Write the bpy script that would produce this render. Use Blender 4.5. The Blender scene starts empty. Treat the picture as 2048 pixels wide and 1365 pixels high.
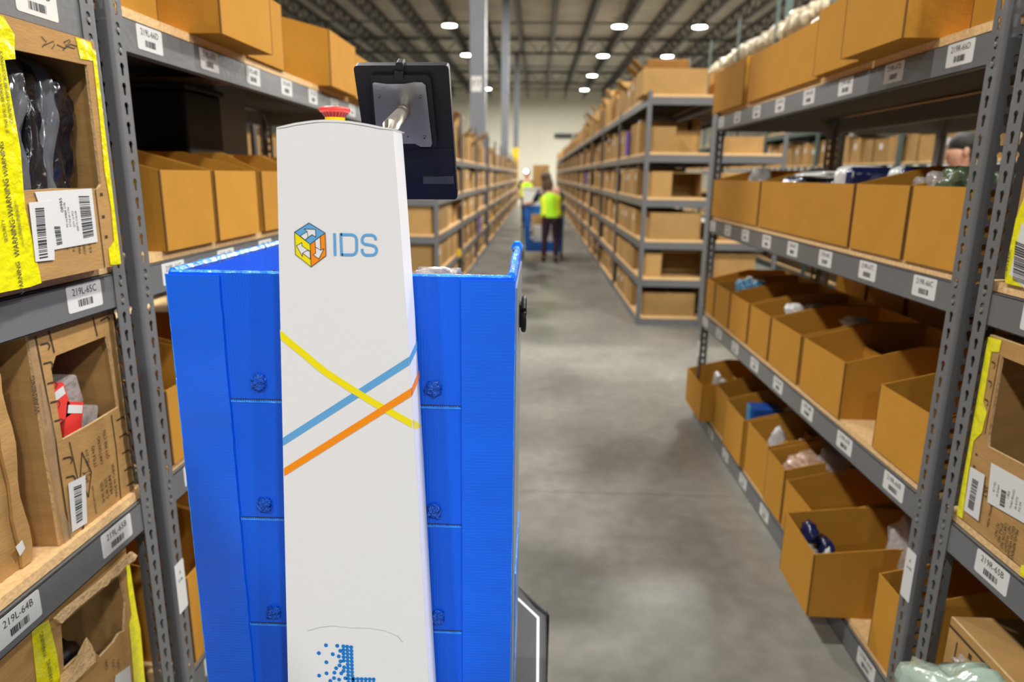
import bpy, bmesh, math, random
import numpy as np
from mathutils import Vector, Matrix, noise
from mathutils.geometry import tessellate_polygon
random.seed(7)
S = bpy.context.scene
COL = S.collection
PI = math.pi

# ------------------------------------------------------------------ camera
F, CX, CY, HC = 1380.0, 1024.0, 682.5, 1.5
vy = np.array([1075 - CX, 350 - CY, F]); vy /= np.linalg.norm(vy)
vz = np.array([949 - CX, 6436 - CY, F]); vz -= vz.dot(vy) * vy; vz /= np.linalg.norm(vz)
RM = np.stack([np.cross(vy, -vz), vy, -vz])
CAM = np.array([0, 0, HC])
cd = bpy.data.cameras.new('camera'); cam = bpy.data.objects.new('camera', cd); COL.objects.link(cam)
cd.sensor_width = 36; cd.lens = F / 2048 * 36; cd.clip_end = 300
m = Matrix.Identity(4)
for i in range(3):
    m[i][0] = RM[i, 0]; m[i][1] = -RM[i, 1]; m[i][2] = -RM[i, 2]; m[i][3] = CAM[i]
cam.matrix_world = m
cd.dof.use_dof = True; cd.dof.focus_distance = 1.08; cd.dof.aperture_fstop = 3.2
S.camera = cam

# ------------------------------------------------------------------ view, added world fill light from the open rear, lamps
S.view_settings.view_transform = 'Standard'; S.view_settings.look = 'None'
S.view_settings.gamma = 1; S.view_settings.use_curve_mapping = False
S.view_settings.exposure = -0.06
W = bpy.data.worlds.new('world'); S.world = W; W.use_nodes = True
W.node_tree.nodes['Background'].inputs[0].default_value = (0.95, 0.97, 1.0, 1)
W.node_tree.nodes['Background'].inputs[1].default_value = 0.04
LAMP_Z = 7.6
LAMP_X = (-3.85, 3.3, 6.65)
LAMP_Y = [1.8 + 7.4 * k for k in range(-2, 8)]
LAMP_W = 500

# ------------------------------------------------------------------ pixel -> point on a known plane
def ray(u, v): return RM @ np.array([u - CX, v - CY, F])
def onx(u, v, X): d = ray(u, v); t = X / d[0]; return tuple(CAM + t * d)
def ony(u, v, Y): d = ray(u, v); t = Y / d[1]; return tuple(CAM + t * d)
def onz(u, v, Z): d = ray(u, v); t = (Z - HC) / d[2]; return tuple(CAM + t * d)

# ------------------------------------------------------------------ materials
def mat(name, col, rough=0.6, metal=0.0, spec=0.5, bump=0.0, bscale=20, var=0.0, vscale=3, coat=0.0, stretch=(1, 1, 1),
        trans=0.0, alpha=1.0, rnd=0.0, emit=None, estr=0, detail=3):
    mt = bpy.data.materials.new(name); mt.use_nodes = True
    nt = mt.node_tree; N = nt.nodes; L = nt.links; b = N['Principled BSDF']
    b.inputs['Base Color'].default_value = (*col, 1); b.inputs['Roughness'].default_value = rough
    b.inputs['Metallic'].default_value = metal; b.inputs['Specular IOR Level'].default_value = spec
    b.inputs['Coat Weight'].default_value = coat; b.inputs['Coat Roughness'].default_value = 0.15
    b.inputs['Transmission Weight'].default_value = trans; b.inputs['Alpha'].default_value = alpha
    if emit: b.inputs['Emission Color'].default_value = (*emit, 1); b.inputs['Emission Strength'].default_value = estr
    tc = N.new('ShaderNodeTexCoord'); mp = N.new('ShaderNodeMapping'); mp.inputs['Scale'].default_value = stretch
    L.new(tc.outputs['Object'], mp.inputs[0])
    src = None
    if var > 0:
        nz = N.new('ShaderNodeTexNoise'); nz.inputs['Scale'].default_value = vscale; nz.inputs['Detail'].default_value = 4
        L.new(mp.outputs[0], nz.inputs[0])
        mr = N.new('ShaderNodeMapRange'); mr.inputs[1].default_value = .3; mr.inputs[2].default_value = .7
        mr.inputs[3].default_value = 1 - var; mr.inputs[4].default_value = 1 + var
        L.new(nz.outputs[0], mr.inputs[0]); src = mr.outputs[0]
    if rnd > 0:
        oi = N.new('ShaderNodeObjectInfo'); r2 = N.new('ShaderNodeMapRange')
        r2.inputs[3].default_value = 1 - rnd; r2.inputs[4].default_value = 1 + rnd
        L.new(oi.outputs['Random'], r2.inputs[0])
        if src:
            mm = N.new('ShaderNodeMath'); mm.operation = 'MULTIPLY'; L.new(src, mm.inputs[0]); L.new(r2.outputs[0], mm.inputs[1]); src = mm.outputs[0]
        else: src = r2.outputs[0]
    if src:
        vm = N.new('ShaderNodeVectorMath'); vm.operation = 'SCALE'; vm.inputs[0].default_value = col
        L.new(src, vm.inputs['Scale']); L.new(vm.outputs[0], b.inputs['Base Color'])
    if bump > 0:
        n2 = N.new('ShaderNodeTexNoise'); n2.inputs['Scale'].default_value = bscale; n2.inputs['Detail'].default_value = detail
        L.new(mp.outputs[0], n2.inputs[0])
        bp = N.new('ShaderNodeBump'); bp.inputs['Strength'].default_value = bump; bp.inputs['Distance'].default_value = .02
        L.new(n2.outputs[0], bp.inputs['Height']); L.new(bp.outputs[0], b.inputs['Normal'])
    return mt

M = {}
M['grey'] = mat('grey_paint', (.135, .137, .14), .42, bump=.04, bscale=60, var=.06)
M['grey2'] = mat('blue_grey_paint', (.16, .175, .21), .45)
M['rivet'] = mat('steel_rivet', (.26, .25, .23), .4, .5)
M['dark'] = mat('dark_steel', (.03, .03, .03), .6)
M['teal'] = mat('teal_paint', (.05, .085, .075), .6)
M['board'] = mat('particle_board', (.74, .48, .22), .7, bump=.15, bscale=120, var=.16, vscale=90, rnd=.05)
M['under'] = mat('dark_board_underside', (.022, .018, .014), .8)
M['bin'] = mat('kraft_bin', (.50, .238, .032), .8, spec=.12, bump=.05, bscale=70, var=.05, vscale=6, rnd=.07)
M['bin_edge'] = mat('kraft_cut_edge', (.10, .05, .015), .9)
M['carton'] = mat('carton_board', (.42, .240, .085), .8, spec=.15, bump=.1, bscale=50, var=.10, vscale=9, stretch=(1, 1, 4))
M['carton_pale'] = mat('carton_pale_edge', (.68, .45, .22), .85, bump=.4, bscale=90, var=.15, vscale=60)
M['carton_far'] = mat('carton_brown', (.38, .225, .080), .8, spec=.15, var=.10, vscale=5, rnd=.22)
M['carton_tape'] = mat('carton_seam_tape', (.42, .25, .10), .4)
M['blue'] = mat('blue_fluted_plastic', (.0, .10, .74), .45, spec=.3, bump=.06, bscale=14, var=.06, vscale=4, coat=.1)
M['blue_wrap'] = mat('blue_film_tape', (.0, .115, .80), .36, spec=.35, bump=.10, bscale=16, stretch=(1, 1, 3), var=.05, vscale=6, coat=.2)
M['blue_light'] = mat('blue_edge_tape', (.02, .27, .95), .25, bump=.5, bscale=70, coat=.5)
M['blue_cart'] = mat('blue_cart_plastic', (.01, .13, .55), .4)
M['white'] = mat('white_shell', (.76, .775, .815), .38, bump=.01, bscale=8)
M['scuff'] = mat('grey_scuff', (.50, .51, .54), .5)
M['knot'] = mat('crumpled_blue_film', (.0, .115, .78), .25, bump=1.0, bscale=150, coat=.4)
M['white_side'] = mat('white_shell_edge', (.74, .76, .80), .4)
M['paper'] = mat('label_paper', (.66, .655, .63), .5)
M['ink'] = mat('black_ink', (.03, .03, .035), .6)
M['ink_brown'] = mat('brown_ink', (.045, .025, .012), .7)
M['yel_tape'] = mat('yellow_warning_tape', (.80, .74, .0), .25, bump=.35, bscale=40, coat=.4)
M['clear_tape'] = mat('clear_tape', (.50, .36, .22), .12, bump=.3, bscale=40, alpha=.22, coat=.8)
M['yellow'] = mat('yellow_print', (.86, .75, .0), .4)
M['orange'] = mat('orange_print', (.90, .27, .0), .4)
M['sky'] = mat('blue_print', (.11, .37, .72), .4)
M['dotblue'] = mat('dot_blue_print', (.0, .19, .62), .4)
M['red'] = mat('red_plastic', (.75, .045, .035), .4)
M['darkred'] = mat('dark_red_plastic', (.18, .004, .004), .6)
M['yel'] = mat('yellow_plastic', (.88, .58, .0), .4)
M['black'] = mat('black_plastic', (.006, .0065, .009), .5, spec=.3, bump=.03, bscale=60)
M['steel'] = mat('brushed_steel', (.22, .22, .23), .22, .9, bump=.03, bscale=30)
M['castm'] = mat('cast_metal', (.42, .38, .32), .35, .8, bump=.1, bscale=60)
M['base'] = mat('robot_base_grey', (.045, .045, .047), .5)
M['led'] = mat('white_light_strip', (.85, .85, .87), .3, emit=(1, 1, 1), estr=.25)
M['rubber'] = mat('black_rubber', (.012, .012, .012), .8)
M['side'] = mat('grey_side_panel', (.20, .23, .27), .3, bump=.02)
M['bag_black'] = mat('black_garment_in_film', (.010, .010, .014), .16, bump=1.0, bscale=24, coat=1.0, detail=5, stretch=(1, 1, .5))
M['bag_grey'] = mat('film_fold', (.11, .115, .13), .12, bump=.6, bscale=12, coat=1.0, stretch=(1, 1, .5))
M['film'] = mat('clear_film', (.62, .58, .55), .1, bump=.9, bscale=26, alpha=.42, coat=1, detail=5)
M['film_tan'] = mat('tan_filmed_cloth', (.50, .32, .22), .15, bump=.9, bscale=26, coat=1, detail=5)
M['film_green'] = mat('green_filmed_cloth', (.07, .11, .055), .14, bump=.9, bscale=20, coat=1, detail=5)
M['film_mint'] = mat('mint_filmed_cloth', (.40, .52, .42), .12, bump=.7, bscale=16, coat=1)
M['film_white'] = mat('white_film_pack', (.66, .66, .64), .3, bump=.5, bscale=25, coat=.6)
M['film_navy'] = mat('navy_film_pack', (.012, .018, .075), .15, bump=.7, bscale=18, coat=1)
M['film_blue'] = mat('light_blue_pack', (.12, .42, .70), .2, bump=.8, bscale=30, coat=1)
M['bagged'] = mat('cream_bagged_goods', (.36, .30, .19), .4, bump=.7, bscale=9, coat=.4, var=.2, vscale=5, rnd=.15)
M['brownfile'] = mat('brown_paper_file', (.45, .30, .13), .8, var=.2, vscale=8, rnd=.25)
M['purple'] = mat('violet_print', (.16, .10, .45), .6)
M['blue_pack'] = mat('blue_box_print', (.01, .07, .33), .35)
M['lens'] = mat('lamp_lens', (.9, .9, .9), .4, emit=(1, .98, .93), estr=28)
M['fixture'] = mat('lamp_housing', (.55, .55, .52), .5)
M['deck'] = mat('roof_deck', (.30, .27, .22), .8, var=.15, vscale=.6)
M['joist'] = mat('joist_steel', (.06, .055, .05), .7)
M['wallm'] = mat('cream_wall_panel', (.56, .53, .42), .7, var=.04, vscale=.4)
M['col'] = mat('column_grey_paint', (.17, .18, .20), .4, var=.05)
M['skin'] = mat('skin', (.56, .29, .19), .55)
M['hair_br'] = mat('brown_hair', (.075, .040, .020), .6, bump=.5, bscale=60, stretch=(4, 4, .6))
M['hair_bl'] = mat('black_hair', (.018, .014, .012), .6, bump=.5, bscale=60)
M['vest'] = mat('hi_vis_vest', (.42, .85, .0), .6, bump=.2, bscale=18)
M['vest_y'] = mat('hi_vis_band', (.88, .95, .05), .5)
M['plum'] = mat('dark_plum_leggings', (.035, .012, .028), .8)
M['navy'] = mat('navy_shirt', (.02, .025, .06), .8)
M['olive'] = mat('dark_shirt', (.035, .03, .022), .85)

# corrugation bump for the two blue plastics and the bare carton
def flutes(mt, axis, scale, strength):
    nt = mt.node_tree; N = nt.nodes; L = nt.links; b = N['Principled BSDF']
    tc = N.new('ShaderNodeTexCoord'); w = N.new('ShaderNodeTexWave'); w.bands_direction = axis; w.inputs['Scale'].default_value = scale
    w.inputs['Distortion'].default_value = .3
    L.new(tc.outputs['Object'], w.inputs[0])
    bp = N.new('ShaderNodeBump'); bp.inputs['Strength'].default_value = strength; bp.inputs['Distance'].default_value = .004
    L.new(w.outputs['Fac'], bp.inputs['Height'])
    old = [l for l in L if l.to_node == b and l.to_socket.name == 'Normal']
    if old: L.new(old[0].from_socket, bp.inputs['Normal'])
    L.new(bp.outputs[0], b.inputs['Normal'])
flutes(M['blue'], 'X', 70, .12)
flutes(M['blue_wrap'], 'Z', 60, .10)
flutes(M['deck'], 'Y', .55, 1.0)

def floor_material():
    mt = bpy.data.materials.new('polished_concrete'); mt.use_nodes = True
    nt = mt.node_tree; N = nt.nodes; L = nt.links; b = N['Principled BSDF']
    g = N.new('ShaderNodeNewGeometry'); sp = N.new('ShaderNodeSeparateXYZ'); L.new(g.outputs['Position'], sp.inputs[0])
    n1 = N.new('ShaderNodeTexNoise'); n1.inputs['Scale'].default_value = 1.1; n1.inputs['Detail'].default_value = 6; L.new(g.outputs['Position'], n1.inputs[0])
    n2 = N.new('ShaderNodeTexNoise'); n2.inputs['Scale'].default_value = 14; n2.inputs['Detail'].default_value = 5; L.new(g.outputs['Position'], n2.inputs[0])
    cr = N.new('ShaderNodeValToRGB'); cr.color_ramp.elements[0].position = .3; cr.color_ramp.elements[1].position = .72
    cr.color_ramp.elements[0].color = (.175, .170, .148, 1); cr.color_ramp.elements[1].color = (.285, .276, .236, 1)
    L.new(n1.outputs[0], cr.inputs[0])
    mr = N.new('ShaderNodeMapRange'); mr.inputs[1].default_value = .35; mr.inputs[2].default_value = .7; mr.inputs[3].default_value = .88; mr.inputs[4].default_value = 1.1
    L.new(n2.outputs[0], mr.inputs[0])
    # small dark pits
    vo = N.new('ShaderNodeTexVoronoi'); vo.inputs['Scale'].default_value = 1.7; L.new(g.outputs['Position'], vo.inputs[0])
    pit = N.new('ShaderNodeMapRange'); pit.inputs[1].default_value = .012; pit.inputs[2].default_value = .03; pit.inputs[3].default_value = .55; pit.inputs[4].default_value = 1
    L.new(vo.outputs['Distance'], pit.inputs[0])
    def line(sock, off, per, w):
        a = N.new('ShaderNodeMath'); a.operation = 'ADD'; a.inputs[1].default_value = -off + per / 2 + per * 20; L.new(sock, a.inputs[0])
        md = N.new('ShaderNodeMath'); md.operation = 'MODULO'; md.inputs[1].default_value = per; L.new(a.outputs[0], md.inputs[0])
        s = N.new('ShaderNodeMath'); s.operation = 'SUBTRACT'; s.inputs[1].default_value = per / 2; L.new(md.outputs[0], s.inputs[0])
        ab = N.new('ShaderNodeMath'); ab.operation = 'ABSOLUTE'; L.new(s.outputs[0], ab.inputs[0])
        r = N.new('ShaderNodeMapRange'); r.inputs[1].default_value = w * .5; r.inputs[2].default_value = w; r.inputs[3].default_value = .62; r.inputs[4].default_value = 1
        L.new(ab.outputs[0], r.inputs[0]); return r.outputs[0]
    cur = None
    for s in (line(sp.outputs[1], 3.1, 3.9, .007), line(sp.outputs[0], -2.0, 3.7, .006), mr.outputs[0], pit.outputs[0]):
        if cur is None: cur = s
        else:
            mu = N.new('ShaderNodeMath'); mu.operation = 'MULTIPLY'; L.new(cur, mu.inputs[0]); L.new(s, mu.inputs[1]); cur = mu.outputs[0]
    vm = N.new('ShaderNodeVectorMath'); vm.operation = 'SCALE'; L.new(cr.outputs[0], vm.inputs[0]); L.new(cur, vm.inputs['Scale'])
    L.new(vm.outputs[0], b.inputs['Base Color'])
    rr = N.new('ShaderNodeMapRange'); rr.inputs[3].default_value = .22; rr.inputs[4].default_value = .42; L.new(n1.outputs[0], rr.inputs[0]); L.new(rr.outputs[0], b.inputs['Roughness'])
    b.inputs['Specular IOR Level'].default_value = .45
    return mt
M['floor'] = floor_material()

# ------------------------------------------------------------------ mesh helpers
class MB:
    def __init__(s): s.v = []; s.f = []; s.m = []
    def quad(s, a, b, c, d, mi=0):
        n = len(s.v); s.v += [a, b, c, d]; s.f.append((n, n + 1, n + 2, n + 3)); s.m.append(mi)
    def poly(s, pts, mi=0):
        n = len(s.v); s.v += [tuple(p) for p in pts]; s.f.append(tuple(range(n, n + len(pts)))); s.m.append(mi)
    def hexa(s, p, mi=0):                       # p: 4 bottom, 4 top
        n = len(s.v); s.v += [tuple(q) for q in p]
        for q in ((3, 2, 1, 0), (4, 5, 6, 7), (0, 1, 5, 4), (1, 2, 6, 5), (2, 3, 7, 6), (3, 0, 4, 7)):
            s.f.append(tuple(n + k for k in q)); s.m.append(mi)
    def box(s, x0, x1, y0, y1, z0, z1, mi=0):
        x0, x1 = min(x0, x1), max(x0, x1); y0, y1 = min(y0, y1), max(y0, y1); z0, z1 = min(z0, z1), max(z0, z1)
        s.hexa([(x0, y0, z0), (x1, y0, z0), (x1, y1, z0), (x0, y1, z0), (x0, y0, z1), (x1, y0, z1), (x1, y1, z1), (x0, y1, z1)], mi)
    def plate(s, loops, fr, th, mi=0, mside=None):   # loops 2-D (outer, holes...), fr maps (a,b)->3-D, th thickness vector
        th = Vector(th); mside = mi if mside is None else mside
        vs = [[Vector((p[0], p[1], 0)) for p in lp] for lp in loops]
        tris = tessellate_polygon(vs)
        flat = [p for lp in vs for p in lp]
        n = len(s.v); k = len(flat)
        P = [Vector(fr(p.x, p.y)) for p in flat]
        s.v += [tuple(p) for p in P] + [tuple(p + th) for p in P]
        for t in tris:
            s.f.append(tuple(n + i for i in t)); s.m.append(mi)
            s.f.append(tuple(n + k + i for i in reversed(t))); s.m.append(mi)
        o = 0
        for lp in vs:
            L_ = len(lp)
            for i in range(L_):
                j = (i + 1) % L_
                s.f.append((n + o + i, n + o + j, n + k + o + j, n + k + o + i)); s.m.append(mside)
            o += L_
    def flat(s, loops, fr, mi=0):
        vs = [[Vector((p[0], p[1], 0)) for p in lp] for lp in loops]
        flat = [p for lp in vs for p in lp]; n = len(s.v)
        s.v += [tuple(fr(p.x, p.y)) for p in flat]
        for t in tessellate_polygon(vs): s.f.append(tuple(n + i for i in t)); s.m.append(mi)
    def tube(s, path, rad, n=10, mi=0, cap=True):
        path = [Vector(p) for p in path]; base = len(s.v)
        rads = rad if isinstance(rad, (list, tuple)) else [rad] * len(path)
        up = Vector((0, 0, 1))
        for i, p in enumerate(path):
            t = (path[min(i + 1, len(path) - 1)] - path[max(i - 1, 0)]).normalized()
            ref = up if abs(t.dot(up)) < .95 else Vector((0, 1, 0))
            a = t.cross(ref).normalized(); b = t.cross(a).normalized()
            for k in range(n):
                an = 2 * PI * k / n; s.v.append(tuple(p + (a * math.cos(an) + b * math.sin(an)) * rads[i]))
        for i in range(len(path) - 1):
            for k in range(n):
                k2 = (k + 1) % n
                s.f.append((base + i * n + k, base + i * n + k2, base + (i + 1) * n + k2, base + (i + 1) * n + k)); s.m.append(mi)
        if cap:
            s.f.append(tuple(base + k for k in reversed(range(n)))); s.m.append(mi)
            s.f.append(tuple(base + (len(path) - 1) * n + k for k in range(n))); s.m.append(mi)
    def lathe(s, prof, c, n=32, mi=0, fn=None):      # prof: (r,z) list around vertical axis at c
        base = len(s.v)
        for i, (r, z) in enumerate(prof):
            for k in range(n):
                an = 2 * PI * k / n; rr = r * (fn(i, k) if fn else 1)
                s.v.append((c[0] + rr * math.cos(an), c[1] + rr * math.sin(an), c[2] + z))
        for i in range(len(prof) - 1):
            for k in range(n):
                k2 = (k + 1) % n; s.f.append((base + i * n + k, base + i * n + k2, base + (i + 1) * n + k2, base + (i + 1) * n + k)); s.m.append(mi)
        s.f.append(tuple(base + k for k in reversed(range(n)))); s.m.append(mi)
        s.f.append(tuple(base + (len(prof) - 1) * n + k for k in range(n))); s.m.append(mi)
    def build(s, name, mats, parent=None, origin=None, smooth=False, bevel=0, subsurf=0):
        if isinstance(mats, str): mats = [mats]
        if origin is None: origin = root_loc(parent) if parent else (0, 0, 0)
        me = bpy.data.meshes.new(name)
        ox, oy, oz = origin
        me.from_pydata([(a - ox, b - oy, c - oz) for a, b, c in s.v], [], s.f)
        for k in mats: me.materials.append(M[k])
        me.polygons.foreach_set('material_index', s.m)
        if smooth: me.polygons.foreach_set('use_smooth', [True] * len(s.f))
        me.update()
        o = bpy.data.objects.new(name, me); COL.objects.link(o)
        if parent: o.parent = parent
        else: o.location = origin
        if bevel:
            b = o.modifiers.new('b', 'BEVEL'); b.width = bevel; b.segments = 2; b.limit_method = 'ANGLE'
        if subsurf:
            b = o.modifiers.new('s', 'SUBSURF'); b.levels = b.render_levels = subsurf
        return o
def root_loc(o):
    while o.parent: o = o.parent
    return tuple(o.location)
def tag(o, label=None, cat=None, group=None, kind=None):
    if label: o['label'] = label
    if cat: o['category'] = cat
    if group: o['group'] = group
    if kind: o['kind'] = kind
    return o
def empty(name, loc, label=None, cat=None, group=None, rz=0):
    o = bpy.data.objects.new(name, None); COL.objects.link(o); o.location = loc; o.rotation_euler.z = rz; o.empty_display_size = .1
    return tag(o, label, cat, group)
KIDS = {}
def copy_tree(o, parent=None):
    c = o.copy(); COL.objects.link(c)
    if parent: c.parent = parent
    for ch in list(o.children): copy_tree(ch, c)
    return c

_TXT = {}
def text_mesh(txt, size):
    key = txt
    if key not in _TXT:
        cu = bpy.data.curves.new('t', 'FONT'); cu.body = txt; cu.size = 1; cu.resolution_u = 2; cu.align_x = 'CENTER'; cu.align_y = 'CENTER'
        ob = bpy.data.objects.new('t', cu); COL.objects.link(ob)
        dg = bpy.context.evaluated_depsgraph_get(); ev = ob.evaluated_get(dg); me = ev.to_mesh()
        _TXT[key] = ([(v.co.x, v.co.y) for v in me.vertices], [tuple(p.vertices) for p in me.polygons])
        ev.to_mesh_clear(); bpy.data.objects.remove(ob); bpy.data.curves.remove(cu)
    vs, fs = _TXT[key]
    return [(x * size, y * size) for x, y in vs], fs
def add_text(mb, txt, size, fr, mi=0, sx=1.0):
    vs, fs = text_mesh(txt, size); n = len(mb.v)
    mb.v += [tuple(fr(x * sx, y)) for x, y in vs]
    for f in fs: mb.f.append(tuple(n + i for i in f)); mb.m.append(mi)
def add_bars(mb, x0, x1, y0, y1, n, fr, mi=0, seed=0, horiz=False):
    r = random.Random(seed); tot = []
    for i in range(n): tot += [r.choice((1, 1, 2, 3)), r.choice((1, 1, 2))]
    sm = sum(tot); a, b = (y0, y1) if horiz else (x0, x1); p = a
    for i, w in enumerate(tot):
        q = p + (b - a) * w / sm
        if i % 2 == 0:
            if horiz: mb.quad(fr(x0, p), fr(x1, p), fr(x1, q), fr(x0, q), mi)
            else: mb.quad(fr(p, y0), fr(q, y0), fr(q, y1), fr(p, y1), mi)
        p = q
def rrect(w, h, r, n=3):
    pts = []
    for cx, cy, a0 in ((w / 2 - r, h / 2 - r, 0), (-w / 2 + r, h / 2 - r, 90), (-w / 2 + r, -h / 2 + r, 180), (w / 2 - r, -h / 2 + r, 270)):
        for k in range(n + 1):
            a = math.radians(a0 + 90 * k / n); pts.append((cx + r * math.cos(a), cy + r * math.sin(a)))
    return pts

XR, XL = 1.0407, -0.9463

# ------------------------------------------------------------------ room shell
def struct(o): o['kind'] = 'structure'; return o
b = MB(); b.box(-30, 30, -18, 62, -.2, 0); struct(b.build('floor', 'floor'))
b = MB(); b.box(-30, 30, -18, 62, 8.5, 8.7); struct(b.build('ceiling', 'deck'))
b = MB(); b.box(-30, 30, 62, 62.3, 0, 8.5)
for k in range(-9, 10): b.box(k * 3.1 - .03, k * 3.1 + .03, 61.96, 62, 0, 8.5)
struct(b.build('wall_back', 'wallm'))
for s, n in ((-30, 'wall_left'), (30, 'wall_right')):
    b = MB(); b.box(s, s + (.3 if s > 0 else -.3), -18, 62, 0, 8.5); struct(b.build(n, 'wallm'))
for i, (u, v) in enumerate(((1127, 272), (1166, 272), (1205, 272))):
    p = ony(u, v, 61.9); b = MB()
    for k in range(4): b.box(p[0] - .75, p[0] + .75, 61.75, 61.95, p[2] - .18 + k * .1, p[2] - .12 + k * .1)
    o = struct(b.build('trim_%d' % (i + 1), 'dark'))
# roof joists along the aisles, girders across
b = MB()
b.box(-.08, .08, 0, 78, 8.38, 8.46); b.box(-.09, .09, 0, 78, 7.76, 7.86)
for k in range(65):
    y = k * 1.2; b.tube([(0, y, 7.81), (0, y + .6, 8.4), (0, y + 1.2, 7.81)], .035, 5)
j0 = b.build('ceiling_joist', 'joist'); struct(j0); j0.location = (-18.0, -17, 0)
for k in range(1, 25):
    c = j0.copy(); COL.objects.link(c); c.location = (-18.0 + 1.55 * k, -17, 0)
b = MB()
b.box(-22, 22, -.08, .08, 7.62, 7.72); b.box(-22, 22, -.08, .08, 8.30, 8.42)
for k in range(36):
    x = -22 + k * 1.22; b.tube([(x, 0, 7.67), (x + .61, 0, 8.36), (x + 1.22, 0, 7.67)], .03, 5)
g0 = b.build('ceiling_girder', 'joist'); struct(g0)
for i, y in enumerate((2.4, 14.35, 26.5, 38.6, 50.6)):
    c = g0 if i == 0 else g0.copy()
    if i: COL.objects.link(c)
    c.location = (0, y, 0)
b = MB(); b.box(-22, 22, -.03, .03, 7.86, 7.92); c0 = b.build('ceiling_bridging', 'joist'); struct(c0); c0.location = (0, 20.4, 0)
for y in (32.2, 44.6, 56.5):
    c = c0.copy(); COL.objects.link(c); c.location = (0, y, 0)
# columns: I-shaped steel posts
def column(x, y, w, label, guard=False, sign=False):
    r = empty('steel_column', (x, y, 0), label, 'column', 'steel columns holding the roof')
    b = MB(); h = w / 2
    b.box(x - h, x + h, y - h, y + h, 0, 7.6)
    b.box(x - h - .06, x + h + .06, y - h - .06, y + h + .06, 0, .03)
    b.build('column_shaft', 'col', r)
    if guard:
        b = MB(); b.box(x - h - .03, x + h + .03, y - h - .03, y + h + .03, .03, 2.9); b.build('column_guard', 'yel', r)
    if sign:
        p = ony(953, 168, y - h); b = MB(); b.box(p[0] - .1, p[0] + .1, y - h - .006, y - h, p[2] - .14, p[2] + .14)
        fr = lambda a, c: (p[0] + a, y - h - .008, p[2] + c); add_text(b, 'F7', .18, fr, 1)
        b.build('sign', ['paper', 'ink'], r)
column(-1.20, 14.33, .30, 'tall grey steel column with a white sign, biggest of the row', sign=True)
column(-1.24, 26.5, .26, 'tall grey steel column, next one past the column with the sign')
column(-1.20, 38.6, .26, 'far grey steel column with a yellow guard at its foot', guard=True)
column(-1.362, 2.855, .27, 'grey steel column seen through the shelf above the kraft bins')
column(16.0, 38.6, .26, 'grey steel column far off over the tall green racks')

# lamps
def lamp_proto():
    r = empty('high_bay_lamp', (0, 0, 0), 'x', 'ceiling lamp', 'high bay lamps under the roof')
    b = MB(); b.lathe([(.10, .34), (.13, .30), (.14, .12), (.30, .02), (.31, 0)], (0, 0, 0), 24); b.build('housing', 'fixture', r, smooth=True)
    b = MB(); b.lathe([(.29, -.012), (.29, .008)], (0, 0, 0), 24); b.build('lens', 'lens', r)
    b = MB(); b.box(-.01, .01, -.01, .01, .34, .90); b.box(-.30, .30, -.02, .02, .30, .33); b.build('hanger', 'dark', r)
    return r
lp = lamp_proto(); first = True
RNAME = {-11.0: 'outer row beyond the columns', -3.85: 'row beside the tall columns', 3.3: 'row above the six-shelf racks', 6.65: 'outer row above the green racks'}
def ordn(n):
    if n <= 12: return ORD[n]
    return '%d%s' % (n, 'th' if 10 < n % 100 < 14 else {1: 'st', 2: 'nd', 3: 'rd'}.get(n % 10, 'th'))
ORD = ['', 'first', 'second', 'third', 'fourth', 'fifth', 'sixth', 'seventh', 'eighth', 'ninth', 'tenth', 'eleventh', 'twelfth', 'thirteenth', 'fourteenth', 'fifteenth', 'sixteenth']
for x in LAMP_X:
    for i, y in enumerate(LAMP_Y):
        ld = bpy.data.lights.new('lamp_light', 'AREA'); ld.shape = 'DISK'; ld.size = .55; ld.energy = LAMP_W; ld.color = (1, .985, .95)
        lo = bpy.data.objects.new('lamp_light', ld); COL.objects.link(lo)
        if y > 26 and not (x > 6 and y > 45):
            r = lp if first else copy_tree(lp); first = False; r.location = (x, y, LAMP_Z)
            r['label'] = 'round high bay lamp, %s from the back wall, %s' % (ORD[len(LAMP_Y) - i], RNAME[x])
            lo.parent = r; lo.location = (0, 0, -.03)
        else:
            lo.location = (x, y, LAMP_Z - .03)

# ------------------------------------------------------------------ racks
def keyhole(cx, cz):
    pts = []
    for k in range(8):
        a = math.radians(-50 + 280 * k / 7); pts.append((cx + .0078 * math.cos(a), cz + .006 + .0078 * math.sin(a)))
    pts += [(cx - .004, cz - .014), (cx + .004, cz - .014)]
    return pts
def flange(mb, fr, w, h, th, z0=0.0, pitch=.0425, hx=None):
    hx = w * .5 if hx is None else hx
    n = int(h / pitch); z = z0
    for k in range(n):
        mb.plate([[(0, z), (w, z), (w, z + pitch), (0, z + pitch)], keyhole(hx, z + pitch / 2)], fr, th); z += pitch
    if z < h: mb.plate([[(0, z), (w, z), (w, h), (0, h)]], fr, th)
def post_mesh(sx, sy, h, holes):
    """angle post with its outer corner at the local origin; flanges run along sy*Y (aisle face) and sx*X"""
    b = MB(); w = .052
    if holes:
        q = .009
        flange(b, lambda a, z: (0, sy * (q + a), z), w - q, h, (sx * .002, 0, 0), hx=.020)
        flange(b, lambda a, z: (sx * (q + a), 0, z), .048, h, (0, sy * .002, 0), hx=.025)
        arc = [(q - q * math.cos(PI / 2 * k / 5), q - q * math.sin(PI / 2 * k / 5)) for k in range(6)]; qi = q - .002
        ins = [(q - qi * math.cos(PI / 2 * k / 5), q - qi * math.sin(PI / 2 * k / 5)) for k in range(6)]
        b.plate([arc + ins[::-1]], lambda a, c: (sx * a, sy * c, 0), (0, 0, h))
    else:
        b.box(0, sx * .003, 0, sy * w, 0, h); b.box(0, sx * .04, 0, sy * .003, 0, h)
    return b
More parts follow.
